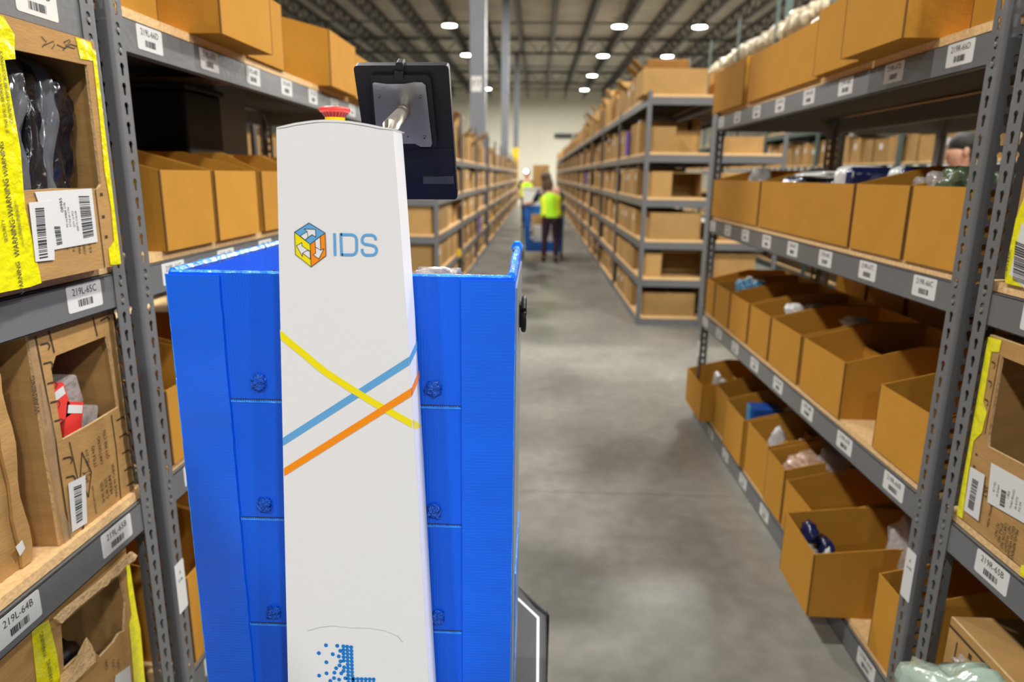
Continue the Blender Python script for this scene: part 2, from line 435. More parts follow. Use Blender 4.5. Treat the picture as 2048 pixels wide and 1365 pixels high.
def label_part(parent, root, x, sgn, yc, zc, txt, seed):
    """white location label on the aisle face of a beam; sgn=+1 right rack (reads towards -Y)"""
    fr = lambda a, c: (x - sgn * .0012, yc - sgn * a, zc + c)
    b = MB(); b.plate([rrect(.113, .056, .005)], lambda a, c: (x - sgn * .0008, yc - sgn * a, zc + c), (sgn * .0008, 0, 0))
    add_text(b, txt, .0215, lambda a, c: fr(a, c + .0125), 1, .92)
    add_bars(b, -.024, .024, -.019, -.004, 13, fr, 1, seed)
    return b.build('location_label', ['paper', 'ink'], parent, root_loc(root))
def rack(side, xf, y0, y1, levels, depth, h, label, group, name='shelving_unit', holes=False, bt=.077, labels=None, pm='grey', split=None):
    """steel shelving bay; y0,y1 are the outer post corners; aisle face at xf, body runs side*X"""
    r = empty(name, (xf, y0, 0), label, 'shelving unit', group)
    xb = xf + side * depth; L = y1 - y0
    for (px, sx) in ((xf, side), (xb, -side)):
        for (py, sy) in ((y0, 1), (y1, -1)):
            b = post_mesh(sx, sy, h, holes)
            b.v = [(v[0] + px - (side * .003 if px == xf else -side * .003), v[1] + py, v[2]) for v in b.v]
            b.build('post', pm, r)
    for li, z in enumerate(levels):
        ya, yb = y0 + .004, y1 - .004
        b = MB(); b.box(xf, xf + side * .004, ya, yb, z - bt, z); b.box(xf, xf + side * .022, ya, yb, z - .004, z); b.box(xf, xf + side * .022, ya, yb, z - bt, z - bt + .004)
        if holes:
            for py in (y0 + .029, y1 - .029):
                for dz in (.018, .058):
                    zz = round((z - dz) / .0425 - .5) * .0425 + .0425 * .5 - .004
                    b.tube([(xf - side * .0055, py, zz), (xf, py, zz)], .0058, 12, 1)
        fb = b.build('front_beam', [pm, 'rivet'], r, bevel=.0012 if holes else 0)
        if labels and li in labels:
            for q, (yc, txt) in enumerate(labels[li]): label_part(fb, r, xf, side, yc, z - .032, txt, q + li * 11)
        b = MB(); b.box(xb, xb - side * .004, ya, yb, z - bt, z); b.build('rear_beam', pm, r)
        b = MB(); b.box(xf + side * .005, xb - side * .005, y0 + .003, y0 + .007, z - bt, z); b.build('end_beam', pm, r)
        b = MB(); b.box(xf + side * .005, xb - side * .005, y1 - .007, y1 - .003, z - bt, z); b.build('end_beam', pm, r)
        for (ba, bb_) in ([(y0 + .008, split[0]), (split[1], y1 - .008)] if split else [(y0 + .008, y1 - .008)]):
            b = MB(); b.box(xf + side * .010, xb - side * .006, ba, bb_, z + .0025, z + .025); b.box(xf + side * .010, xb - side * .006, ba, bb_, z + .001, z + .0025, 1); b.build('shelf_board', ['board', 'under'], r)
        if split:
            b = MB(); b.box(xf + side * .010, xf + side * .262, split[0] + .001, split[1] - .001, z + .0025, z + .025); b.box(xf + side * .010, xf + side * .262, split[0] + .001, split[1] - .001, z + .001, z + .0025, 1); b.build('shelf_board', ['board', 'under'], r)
            b = MB(); b.box(xf + side * .024, xb - side * .01, split[0] - .020, split[0] - .002, z - .024, z + .0005); b.build('cross_batten', 'board', r)
    return r
LVR = (.078, .675, 1.252, 1.838); LVL = (.11, .716, 1.272, 1.838)
HW = .0565
def lab(side, nums, ys, letter, sides): return [(y, '219%s-%d%s' % (side, n, letter)) for n, y in zip(nums, ys)]
ysR = [1.868 + .327 * k for k in range(8)]
ysL = [1.765 + .313 * k for k in range(8)]
numsR = range(66, 74)
labR = {i: lab('R', numsR, ysR, c, 1) for i, c in enumerate('ABCD')}
labL = {i: lab('L', numsR, ysL, c, 1) for i, c in enumerate('ABCD')}
labRn = {i: lab('R', (65, 64, 63), (1.427, 1.10, .77), c, 1) for i, c in enumerate('ABCD')}
labLn = {i: lab('L', (65, 64, 63), (1.40 if i != 3 else 1.375, 1.092, .78), c, 1) for i, c in enumerate('ABCD')}
G1 = 'grey steel shelving units along the near aisle'
R66 = rack(1, XR, 1.697, 4.275, LVR, .70, 2.03, 'grey steel shelving unit full of kraft bins across the aisle from the robot', G1, holes=True, labels=labR)
L66 = rack(-1, XL, 1.600, 4.20, LVL, .68, 2.03, 'grey steel shelving unit of kraft bins partly hidden by the blue bin', G1, holes=True, labels=labL, split=(2.705, 3.005))
R65 = rack(1, XR, -.95, 1.643, LVR, .70, 2.03, 'grey steel shelving unit labelled 219R-65, holding yellow taped cartons', G1, holes=True, labels=labRn)
L65 = rack(-1, XL, -.95, 1.554, LVL, .68, 2.03, 'grey steel shelving unit labelled 219L-65, holding cut open cartons', G1, holes=True, labels=labLn)
G2 = 'grey shelving units standing back to back with the aisle row'
R2n = rack(1, XR + .72, 1.697, 4.275, LVR, .59, 2.03, 'grey shelving unit backing the bin unit across from the robot', G2)
R2m = rack(1, XR + .72, -.95, 1.643, LVR, .59, 2.03, 'grey shelving unit backing the unit labelled 219R-65', G2)
L2n = rack(-1, XL - .72, 1.600, 4.20, LVL, .62, 2.03, 'grey shelving unit backing the bin unit behind the blue bin', G2)
L2m = rack(-1, XL - .72, -.95, 1.554, LVL, .62, 2.03, 'grey shelving unit backing the unit labelled 219L-65', G2)
# position stickers on the two posts (their square codes are left out)
def post_sticker(side, xf, yc, z0, z1, par):
    b = MB(); x = xf - side * .0045
    b.plate([rrect(.046, z1 - z0, .004)], lambda a, c: (x, yc - side * a, (z0 + z1) / 2 + c), (side * .001, 0, 0))
    fr = lambda a, c: (x - side * .0006, yc - side * a, z1 - .03 + c)
    add_text(b, 'A', .014, fr, 1); add_text(b, '219%s' % ('R' if side > 0 else 'L'), .012, lambda a, c: fr(a, c - .022), 1)
    return b.build('post_sticker', ['paper', 'ink'], par, root_loc(par))
def near_post(r): return [c for c in r.children if c.name.startswith('post')][0]
post_sticker(1, XR, 1.724, .375, .52, near_post(R66)).parent = near_post(R66)
post_sticker(-1, XL, 1.630, .33, .475, near_post(L66)).parent = near_post(L66)
post_sticker(1, XR, 4.25, .40, .50, [c for c in R66.children if c.name.startswith('post')][1])

# far rack runs
LF_R = (.065, .471, .853, 1.272, 1.705, 2.243)
LF_L = (.09, .48, .87, 1.25, 1.66)
G3 = 'grey shelving units of the long far rows'
def run(side, xf, ys, levels, depth, h, lab_, pitch=2.36, group=G3):
    base = rack(side, xf, ys[0], ys[0] + pitch - .01, levels, depth, h, lab_ % 'first', group, bt=.07)
    out = [base]
    for i, y in enumerate(ys[1:]):
        c = copy_tree(base); c.location = (xf, y, 0); c['label'] = lab_ % ORD[i + 2]; out.append(c)
    return out
ysRf = [7.04 + 2.36 * k for k in range(14)]
ysLf = [7.04, 9.40, 11.76] + [14.56 + 2.36 * k for k in range(5)] + [26.75 + 2.36 * k for k in range(4)]
XRF, XLF = 1.055, -1.0
run(1, XRF, ysRf, LF_R, .66, 2.30, 'grey shelving unit, %s bay of the six-shelf far row')
run(-1, XLF, ysLf, LF_L, .66, 2.25, 'grey shelving unit, %s bay of the far row with the tall columns')
run(1, XRF + .70, ysRf[:3], LF_R, .66, 2.30, 'grey shelving unit, %s bay backing onto the six-shelf far row')
run(-1, XLF - .70, ysLf[:3], LF_L, .66, 2.25, 'grey shelving unit, %s bay backing onto the far row with the columns')
run(-1, -3.75, [7.04 + 2.36 * k for k in range(4)], LF_L, .66, 2.0, 'grey shelving unit, %s bay of the row glimpsed behind the white column', group='grey shelving units glimpsed behind the white column')
# taller row beyond the next aisle on the right
XN = 4.0; YN = [5.72 - 2.36 + 2.36 * k for k in range(8)]
LN = (.1, .62, 1.15, 1.665, 2.20, 3.68)
nb = rack(1, XN, YN[0], YN[0] + 2.35, LN, .8, 4.6, 'tall dark green rack, first bay, beyond the unit labelled 219R-66', 'tall dark green racks beyond the unit labelled 219R-66', name='tall_rack', bt=.08, pm='teal')
for i, y in enumerate(YN[1:]):
    c = copy_tree(nb); c.location = (XN, y, 0); c['label'] = 'tall dark green rack, %s bay, beyond the unit labelled 219R-66' % ORD[i + 2]
r = empty('rack_upright', (4.25, 13.0, 0), 'tall dark green upright post rising above the cream bagged goods', 'post')
b = MB(); b.box(4.20, 4.30, 12.96, 13.04, 0, 7.75); b.build('post_shaft', 'teal', r)
# white label strip on the visible beam of the tall row
for ci, c in enumerate([nb]):
    fb = [k for k in c.children if k.name.startswith('front_beam')][3]
    pass

# ------------------------------------------------------------------ kraft bins
def bin_mb(w, d, h, side, t=.004, rise=.06):
    """open bin, low front at local x=0, sides rising to a taller back; body along side*X, width along Y"""
    b = MB(); hw = w / 2; k = min(.24, d * .55)
    b.box(0, side * t, -hw, hw, 0, h); b.box(side * (d - t), side * d, -hw + t, hw - t, 0, h + rise)
    for y, sg in ((-hw, 1), (hw, -1)):
        b.plate([[(t, 0), (d, 0), (d, h + rise), (k, h + rise), (t, h)]], lambda a, c: (side * a, y, c), (0, sg * t, 0))
    b.box(side * t, side * (d - t), -hw + t, hw - t, 0, t)
    for s in (-1, 1):
        y = s * hw; b.box(side * .0005, side * .0035, y, y + s * .0006, .001, h - .001, 1)
        b.box(-side * .0006, 0, y - s * .004, y - s * .001, .001, h - .001, 1)
    return b
def kbin(side, xf, ya, yb, zb, h, d, label, group, yaw=0, tilt=0, divider=None, rise=.06):
    g = .004; w = yb - ya - g
    b = bin_mb(w, d, h, side, rise=rise)
    r = b.build('cardboard_bin', ['bin', 'bin_edge'], None, (0, 0, 0)); r.location = (xf, (ya + yb) / 2, zb + .0005)
    r.rotation_euler = (0, tilt, yaw); tag(r, label, 'cardboard bin', group)
    if divider:
        dv = MB()
        for q in divider: dv.box(side * d * q, side * (d * q + .003), -w / 2 + .006, w / 2 - .006, .004, h * .86)
        dv.build('divider', 'bin', r, (0, 0, 0))
    return r
BR = []
ZD, ZC, ZB_, ZA = LVR[3] + .025, LVR[2] + .025, LVR[1] + .025, LVR[0] + .025
gD = 'kraft bins on the top shelf of unit 219R-66'; gC = 'kraft bins on shelf C of unit 219R-66'
gB = 'kraft bins on shelf B of unit 219R-66'; gA = 'kraft bins on the bottom shelf of unit 219R-66'
for (ya, yb, h, xf, tl, yw, lb) in (
    (3.72, 4.34, .225, XR - .012, 0, 0, 'kraft bin at the far end of shelf 219R-66D'),
    (2.77, 3.67, .215, XR - .004, 0, 0, 'long plain kraft bin, second from the far end of shelf 219R-66D'),
    (2.36, 2.74, .225, XR - .035, 0, 0, 'kraft bin between the long bin and the jutting bin, shelf 219R-66D'),
    (1.985, 2.345, .34, XR - .095, 0, .03, 'tall kraft bin jutting out over the edge of shelf 219R-66D'),
    (1.715, 1.90, .36, XR + .03, 0, 0, 'tall kraft bin set back beside the post on shelf 219R-66D')):
    kbin(1, xf, ya, yb, ZD, h, .55, lb, gD, yw, tl)
for (ya, yb, lb) in ((3.35, 4.24, 'kraft bin with a small white packet, far end of shelf 219R-66C'),
    (2.362, 3.335, 'wide kraft bin full of navy and white packs on shelf 219R-66C'),
    (2.012, 2.352, 'kraft bin between the wide bin and the green cloth bin, shelf 219R-66C'),
    (1.715, 2.003, 'kraft bin holding green wrapped cloth beside the near post, shelf 219R-66C')):
    kbin(1, XR + .002, ya, yb, ZC, .207, .50, lb, gC)
for i, (ya, yb, lb, dv) in enumerate(((4.01, 4.205, 'narrow kraft bin at the far end of shelf 219R-66B', None),
    (3.69, 3.99, 'kraft bin with light blue packs on shelf 219R-66B', None),
    (3.35, 3.67, 'kraft bin, third from the far end of shelf 219R-66B', [.5]),
    (3.03, 3.325, 'kraft bin with red and white packs on shelf 219R-66B', [.45]),
    (2.665, 3.015, 'nearly empty kraft bin beside the one with a divider, shelf 219R-66B', None),
    (2.268, 2.64, 'kraft bin with a white labelled divider and its side bare, shelf 219R-66B', [.5]),
    (1.72, 2.028, 'kraft bin standing alone beside the near post, shelf 219R-66B', None))):
    kbin(1, XR + .004, ya, yb, ZB_, .20, .46, lb, gB, divider=dv)
for i, (ya, yb, h, xf, yw, lb, dv) in enumerate((
    (3.86, 4.27, .215, XR - .06, 0, 'kraft bin jutting past the far post, bottom shelf across the aisle', [.4, .6]),
    (3.56, 3.83, .245, XR + .006, 0, 'kraft bin, second from the far end of the bottom shelf across the aisle', [.4]),
    (3.215, 3.545, .245, XR - .010, 0, 'kraft bin holding a blue box on the bottom shelf across the aisle', None),
    (2.885, 3.20, .245, XR + .004, 0, 'kraft bin holding white pouches on the bottom shelf across the aisle', [.3, .6]),
    (2.655, 2.872, .235, XR - .004, 0, 'kraft bin with tan cloth in clear film, bottom shelf across the aisle', None),
    (2.33, 2.64, .20, XR - .004, 0, 'empty kraft bin just past the one jutting over the aisle floor', None),
    (2.02, 2.31, .225, XR - .125, -.03, 'kraft bin with navy packs jutting far out over the aisle floor', None),
    (1.715, 1.885, .25, XR + .004, 0, 'kraft bin beside the post sticker, bottom shelf across the aisle', None))):
    kbin(1, xf, ya, yb, ZA, h, .45, lb, gA, yw, divider=dv, rise=.03 if yw else .06)
# labelled tab on divider
b = MB(); b.box(XR + .226, XR + .2285, 2.33, 2.43, ZB_ + .09, ZB_ + .17)
# left unit bins
ZDl, ZCl, ZBl, ZAl = LVL[3] + .025, LVL[2] + .025, LVL[1] + .025, LVL[0] + .025
for (ya, yb, h, xf, yw, lb) in (
    (1.615, 1.885, .34, XL - .035, 0, 'tall kraft bin beside the near post on shelf 219L-66D'),
    (1.985, 2.345, .27, XL + .085, -.02, 'kraft bin jutting over the edge of shelf 219L-66D'),
    (2.36, 2.70, .225, XL + .0, 0, 'kraft bin just beyond the jutting bin on shelf 219L-66D'),
    (3.12, 3.56, .225, XL + .05, 0, 'kraft bin beside the black tablet on shelf 219L-66D'),
    (3.60, 4.02, .21, XL + .03, 0, 'kraft bin behind the black tablet, far end of shelf 219L-66D')):
    kbin(-1, xf, ya, yb, ZDl, h, .52, lb, 'kraft bins on shelf 219L-66D', yw)
for (ya, yb, lb) in ((1.735, 2.018, 'kraft bin showing its side beside the post, shelf 219L-66C'),
    (2.034, 2.345, 'second kraft bin from the near post, shelf 219L-66C'), (2.385, 2.72, 'kraft bin cut by the white column edge, shelf 219L-66C'),
    (2.76, 3.10, 'kraft bin wholly behind the white column, shelf 219L-66C'), (3.14, 3.50, 'kraft bin second from the far end, shelf 219L-66C'), (3.54, 3.9, 'last kraft bin at the far end, shelf 219L-66C')):
    kbin(-1, XL + .005, ya, yb, ZCl, .203, .50 if yb < 2.36 or ya > 3.1 else .235, lb, 'kraft bins on shelf 219L-66C')
for (ya, yb, z, h, lb) in ((1.66, 1.99, ZBl, .205, 'kraft bin between post and blue bin, shelf 219L-66B'),
    (2.02, 2.38, ZBl, .205, 'kraft bin hidden behind the blue bin, shelf 219L-66B'),
    (1.66, 1.99, ZAl, .27, 'kraft bin between post and blue bin, bottom shelf'),
    (2.02, 2.38, ZAl, .25, 'kraft bin hidden behind the blue bin, bottom shelf')):
    kbin(-1, XL + .002, ya, yb, z, h, .48, lb, 'kraft bins low behind the blue bin')
# rear bins of the back to back units
for q, (z, hh, nm) in enumerate(((ZB_, .24, 'lower middle'), (ZA, .26, 'bottom'))):
    for i in range(6):
        kbin(1, XR + .76, 1.74 + .41 * i, 2.12 + .41 * i, z, hh, .45, 'dim kraft bin on the %s shelf backing unit 219R-66, %s from the near post' % (nm, ORD[i + 1]), 'dim bins backing unit 219R-66')
# black tote behind the left bins
r = empty('storage_tote', (-1.4, 2.55, ZCl), 'black storage tote on the shelf between the kraft bins and the column', 'tote')
b = MB(); b.box(-1.60, -1.195, 2.41, 2.69, ZCl + .001, ZCl + .47); b.build('body', 'black', r, bevel=.01)
b = MB(); b.box(-1.61, -1.185, 2.40, 2.70, ZCl + .471, ZCl + .49); b.build('lid', 'black', r, bevel=.004)

# ------------------------------------------------------------------ crumpled packs
def crumple(name, c, size, mt, seed, label, cat, amp=.25, rot=(0, 0, 0), group=None, sub=3, boxy=.5, parent=None):
    bm = bmesh.new(); bmesh.ops.create_icosphere(bm, subdivisions=sub, radius=1)
    off = Vector((seed * 3.1, seed * 1.7, seed * .9))
    for v in bm.verts:
        n = v.co.normalized()
        p = Vector([math.copysign(abs(k) ** (1 - boxy * .6), k) for k in n])
        d = noise.noise(n * 1.6 + off) * amp + noise.noise(n * 4 + off) * amp * .5 + noise.noise(n * 9 + off) * amp * .25
        v.co = Vector((p.x * size[0], p.y * size[1], p.z * size[2])) * (1 + d)
    me = bpy.data.meshes.new(name); bm.to_mesh(me); bm.free(); me.materials.append(M[mt])
    me.polygons.foreach_set('use_smooth', [True] * len(me.polygons))
    zmin = min((Matrix.Rotation(rot[0], 3, 'X') @ v.co).z for v in me.vertices)
    o = bpy.data.objects.new(name, me); COL.objects.link(o); o.rotation_euler = rot; o.location = c
    if parent: o.parent = parent
    else: tag(o, label, cat, group)
    return o
BX = XR + .15
# upper middle right shelf
crumple('foil_packet', (XR + .14, 3.80, ZC + .20), (.05, .07, .07), 'film_white', 3, 'small white packet peeking over the far bin on shelf 219R-66C', 'packet', .4)
for i, (y, x, sy) in enumerate(((3.12, .14, .12), (2.95, .20, .10))):
    crumple('wrapped_pack', (XR + x, y, ZC + .17), (.10, sy, .075), 'film_navy', 11 + i, ['dark navy wrapped pack lying flat at the far part of the wide bin', 'navy wrapped pack pushed behind another in the wide bin'][i], 'wrapped pack', .2)
crumple('wrapped_pack', (XR + .15, 3.02, ZC + .235), (.08, .16, .018), 'film_white', 5, 'thin white wrapped pack on top of the navy packs in the wide bin', 'wrapped pack', .2)
def roll_pack(y, x, z, r, label):
    e = empty('rolled_pack', (x, y, z - r), label, 'wrapped pack', 'white and navy rolled packs standing in the wide bin')
    b = MB(); b.box(x - .09, x + .10, y - r * .75, y + r * .45, z - r, z + r * .8); o = b.build('white_cover', 'film_white', e, bevel=.03, smooth=True)
    b = MB(); b.box(x - .085, x + .095, y - r * 1.35, y - r * .78, z - r * .9, z + r * .72); b.build('navy_core', 'film_navy', e, bevel=.022, smooth=True)
roll_pack(2.62, XR + .13, ZC + .21, .075, 'biggest white and navy rolled pack standing in the wide bin')
roll_pack(2.46, XR + .24, ZC + .215, .065, 'middle white and navy rolled pack of three in the wide bin')
roll_pack(2.34, XR + .36, ZC + .22, .055, 'rearmost white and navy rolled pack near the partition')
crumple('clear_bag', (XR + .10, 2.10, ZC + .185), (.05, .06, .045), 'film', 21, 'crumpled clear bag in the bin beside the wide bin', 'plastic bag', .45)
crumple('clear_bag', (XR + .05, 1.965, ZC + .205), (.03, .03, .035), 'film', 22, 'small clear bag fold beside the green wrapped cloth', 'plastic bag', .45)
crumple('wrapped_cloth', (XR + .10, 1.87, ZC + .185), (.075, .080, .075), 'film_green', 23, 'olive green cloth in glossy film above a kraft bin', 'wrapped cloth', .45, sub=4)
# top shelf
crumple('wrapped_pack', (XR + .12, 3.02, ZD + .24), (.05, .16, .045), 'film_white', 31, 'white and blue wrapped pack sticking out above the long top bin', 'wrapped pack', .2)
# lower middle right
for i, (dx, dy, m_) in enumerate(((.05, 0, 'film_blue'), (.12, .05, 'film_white'), (.11, -.06, 'film_blue'))):
    crumple('small_pack', (XR + .07 + dx, 3.84 + dy, ZB_ + .215), (.045, .05, .035), m_, 41 + i, ['light blue pack at the bin front before the far post', 'white pack among the light blue packs', 'light blue pack pushed behind the front one'][i], 'wrapped pack', .5)
for i, (dx, dy, m_) in enumerate(((.10, .03, 'film_white'), (.17, -.05, 'red'), (.20, .05, 'film_white'))):
    crumple('small_pack', (XR + .07 + dx, 3.17 + dy, ZB_ + .20), (.04, .045, .03), m_, 51 + i, ['white pack in front of the red one, shelf 219R-66B', 'red pack in a kraft bin, shelf 219R-66B', 'white pack behind the red one, shelf 219R-66B'][i], 'wrapped pack', .4)
crumple('small_pack', (XR + .30, 2.85, ZB_ + .21), (.06, .06, .03), 'film_white', 55, 'white wrapped pack at the back of the nearly empty kraft bin', 'wrapped pack', .4)
b = MB(); b.box(XR + .232, XR + .2355, 2.30, 2.47, ZB_ + .005, ZB_ + .178); o = b.build('divider_card', 'bin', None, (XR + .232, 2.385, ZB_ + .006)); tag(o, 'kraft card standing in the bin with the bare side', 'divider')
b = MB(); b.box(XR + .2305, XR + .2315, 2.31, 2.38, ZB_ + .11, ZB_ + .165); o2 = b.build('card_label', 'paper', o)
# bottom right
r = empty('printed_box', (XR + .14, 3.38, ZA + .12), 'small dark blue printed box standing in a bottom shelf bin', 'box')
b = MB(); b.box(XR + .07, XR + .21, 3.32, 3.44, ZA + .006, ZA + .265); b.build('body', 'blue_pack', r)
b = MB(); b.box(XR + .068, XR + .07, 3.38, 3.44, ZA + .03, ZA + .262); b.build('front_print', 'film_blue', r)
for i, (y, x) in enumerate(((3.30, .28), (3.42, .30))):
    crumple('white_pouch', (XR + x, y, ZA + .20), (.03, .05, .07), 'film_white', 61 + i, ['white pouch near side of the blue box', 'white pouch far side of the blue box'][i], 'pouch', .3)
for i, (y, x) in enumerate(((3.10, .12), (2.98, .20), (2.93, .30))):
    crumple('white_pouch', (XR + x, y, ZA + .18), (.035, .03, .07), 'film_white', 65 + i, ['white pouch against the bin face beside the tan cloth bin', 'middle white pouch of three beside the tan cloth bin', 'rearmost white pouch of three beside the tan cloth bin'][i], 'pouch', .3)
for i, y in enumerate((4.12, 3.98)):
    crumple('white_pouch', (XR + .09, y, ZA + .17), (.02, .035, .06), 'film_white', 71 + i, ['white pouch by the post in the bin jutting past it', 'white pouch, second one, in the bin jutting past the far post'][i], 'pouch', .3)
crumple('wrapped_cloth', (XR + .13, 2.76, ZA + .19), (.09, .085, .06), 'film_tan', 75, 'tan cloth in glossy film in a bottom shelf bin', 'wrapped cloth', .45, sub=4)
crumple('clear_bag', (XR + .21, 2.70, ZA + .25), (.06, .06, .06), 'film', 76, 'clear bag loop rising above the tan cloth', 'plastic bag', .4)
r = empty('navy_bottle_pack', (XR + .0, 2.2, ZA + .1), 'navy glossy pack with a white tube leaning in the jutting bottom bin', 'wrapped pack')
for nm, c, sz, mt_, sd in (('body', (XR - .055, 2.245, ZA + .175), (.022, .045, .035), 'film_navy', 81), ('lower_body', (XR - .02, 2.185, ZA + .13), (.024, .04, .055), 'film_navy', 82), ('white_tube', (XR - .035, 2.14, ZA + .13), (.010, .014, .045), 'film_white', 83), ('blue_cap', (XR - .033, 2.125, ZA + .075), (.012, .014, .014), 'film_blue', 84), ('clear_wrap', (XR - .075, 2.16, ZA + .10), (.018, .03, .07), 'film', 85)):
    o = crumple(nm, tuple(np.array(c) - np.array(r.location)), sz, mt_, sd, '', '', .5, parent=r)
crumple('clear_bag', (XR + .22, 2.06, ZA + .20), (.09, .09, .13), 'film', 86, 'big clear bag bulging behind the jutting bottom bin', 'plastic bag', .4)
# left shelf items
crumple('white_pouch', (XL - .12, 2.10, ZCl + .18), (.04, .04, .03), 'film_white', 91, 'small white pouch in a kraft bin beside the white column', 'pouch', .3)
crumple('clear_bag', (-.16, 1.12, 1.338), (.035, .03, .014), 'film', 92, 'crumpled clear bag peeking over the blue bin rim beside the white column', 'plastic bag', .5)

# ------------------------------------------------------------------ near cartons
def pxr(u, v, X, o=(0, 0)): return onx(u, v, X)[1:]
def carton(side, xf, ya, yb, za, zb, depth, hole, label, name='open_carton', side_holes=None):
    """closed carton whose aisle face carries a cut opening (list of (y,z))"""
    r = empty(name, (xf + side * depth / 2, (ya + yb) / 2, za), label, 'carton')
    b = MB(); t = .006
    outer = [(ya, za), (yb, za), (yb, zb), (ya, zb)]
    b.plate([outer, hole] if hole else [outer], lambda a, c: (xf, a, c), (side * t, 0, 0), 0, 1)
    xb = xf + side * depth
    b.box(xb, xb - side * t, ya, yb, za, zb); b.box(xf + side * t, xb - side * t, ya, ya + t, za, zb); b.box(xf + side * t, xb - side * t, yb - t, yb, za, zb)
    b.box(xf + side * t, xb - side * t, ya + t, yb - t, za, za + t); b.box(xf + side * t, xb - side * t, ya + t, yb - t, zb - t, zb)
    b.build('shell', ['carton', 'carton_pale'], r)
    return r
def patch(parent, name, mats, side, x, pts, off=.0012, extra=None):
    """flat piece stuck on an aisle-facing plane; pts (y,z)"""
    b = MB(); b.plate([pts], lambda a, c: (x - side * off, a, c), (side * .0006, 0, 0))
    if extra: extra(b, lambda a, c: (x - side * (off + .0005), a, c))
    return b.build(name, mats, parent)
def P(X, *uv): return [onx(u, v, X)[1:] for u, v in uv]
def bar_frame(pts):
    """bilinear frame over 4 corners (tl,tr,br,bl) in (y,z)"""
    tl, tr, br, bl = pts
    def g(a, c):
        top = (tl[0] + (tr[0] - tl[0]) * a, tl[1] + (tr[1] - tl[1]) * a); bot = (bl[0] + (br[0] - bl[0]) * a, bl[1] + (br[1] - bl[1]) * a)
        return (bot[0] + (top[0] - bot[0]) * c, bot[1] + (top[1] - bot[1]) * c)
    return g
# --- left, upper: yellow taped carton of black filmed garments
X1 = XL + .04
hole = [(1.00, 1.463), (1.10, 1.466), (1.20, 1.461), (1.30, 1.464), (1.43, 1.461), (1.441, 1.47), (1.441, 1.60), (1.443, 1.703), (1.33, 1.701), (1.2, 1.698), (1.00, 1.697)]
c1 = carton(-1, X1, .90, 1.474, ZCl + .001, 1.752, .50, hole, 'cut open carton with yellow warning tape, full of black garments in film')
patch(c1, 'warning_tape', 'yel_tape', -1, X1, P(X1, (-70, 20), (5, 32), (28, 70), (28, 98), (30, 118), (8, 120), (40, 300), (46, 380), (50, 420), (78, 545), (82, 566), (60, 574), (-70, 600)))
patch(c1, 'warning_tape', 'yel_tape', -1, X1, P(X1, (150, 74), (180, 85), (187, 110), (186, 122), (160, 118)))
patch(c1, 'warning_tape', 'yel_tape', -1, X1, [(1.452, 1.300), (1.473, 1.300), (1.4735, 1.735), (1.462, 1.735), (1.460, 1.6), (1.455, 1.50), (1.462, 1.42), (1.458, 1.35), (1.435, 1.335), (1.435, 1.302)], .0016)
def warn(b, fr):
    def f2(u, v, s):    # text running upward at pixel centre
        y, z = onx(u, v, X1)[1:]
        return lambda a, c: fr(y - c * .98, z + a)
    add_text(b, 'WARNING-WARNING', .0185, f2(21, 436, 1), 0, .72)
    add_text(b, 'SECURITY', .011, f2(7, 462, 1), 0, .8)
    add_text(b, 'WARNING', .015, f2(38, 556, 1), 0, .8)
    add_text(b, 'IF THIS SEAL IS BROKEN CHECK', .0065, f2(33, 440, 1), 0, .72)
    add_text(b, 'CONTENTS BEFORE ACCEPTANCE', .0065, f2(38, 452, 1), 0, .72)
    add_text(b, 'CONTENTS BEFORE ACCEPTANCE', .010, f2(10, 175, 1), 0, .75)
    add_text(b, 'IF THIS SEAL IS BROKEN CHECK', .010, f2(3, 200, 1), 0, .75)
    add_text(b, 'WARNING', .015, f2(5, 318, 1), 0, .8)
b = MB(); warn(b, lambda a, c: (X1 + .0026, a, c)); b.build('tape_lettering', 'ink', c1)
def lab1(b, fr):
    g = bar_frame(P(X1, (66, 415), (84, 414), (92, 515), (75, 518)))
    add_bars(b, 0, 1, 0, 1, 24, lambda a, c: fr(*g(a, c)), 1, 5, horiz=True)
patch(c1, 'barcode_label', ['paper', 'ink'], -1, X1, P(X1, (54, 405), (102, 402), (106, 520), (68, 524)), .0034, lab1)
def lab2(b, fr):
    g = bar_frame(P(X1, (154, 391), (175, 391), (185, 472), (164, 477)))
    add_bars(b, 0, 1, 0, 1, 22, lambda a, c: fr(*g(a, c)), 1, 6, horiz=True)
    g = bar_frame(P(X1, (105, 452), (117, 452), (122, 488), (111, 491)))
    add_bars(b, 0, 1, 0, 1, 14, lambda a, c: fr(*g(a, c)), 1, 7, horiz=True)
    def f2(u, v):
        y, z = onx(u, v, X1)[1:]; return lambda a, c: fr(y - c, z + a)
    add_text(b, '08985', .011, f2(120, 410), 1)
    for i, u in enumerate((129, 136, 144, 151)):
        add_text(b, ['PO NUMBER 2190', 'STYLE 65 CTN', 'QTY 12 PCS', 'SIZE M COLOR'][i], .0075, f2(u, 430 + 4 * i), 1, .8)
patch(c1, 'shipping_label', ['paper', 'ink'], -1, X1, P(X1, (67, 384), (181, 377), (193, 484), (106, 500)), .0026, lab2)
b = MB()
for u, t_ in ((134, 'IN'), (147, 'P.O.'), (158, 'MADE'), (168, 'CHINA'), (180, 'KG M')):
    y, z = onx(u, 495, X1)[1:]; add_text(b, t_, .011, lambda a, c: (X1 + .001, y - c, z + a), 0, .8)
for (u0, v0, u1, v1) in ((189, 380, 208, 535),):
    p, q = onx(u0, v0, X1), onx(u1, v1, X1); b.quad((X1 + .001, p[1], p[2]), (X1 + .001, p[1] + .003, p[2]), (X1 + .001, q[1] + .003, q[2]), (X1 + .001, q[1], q[2]))
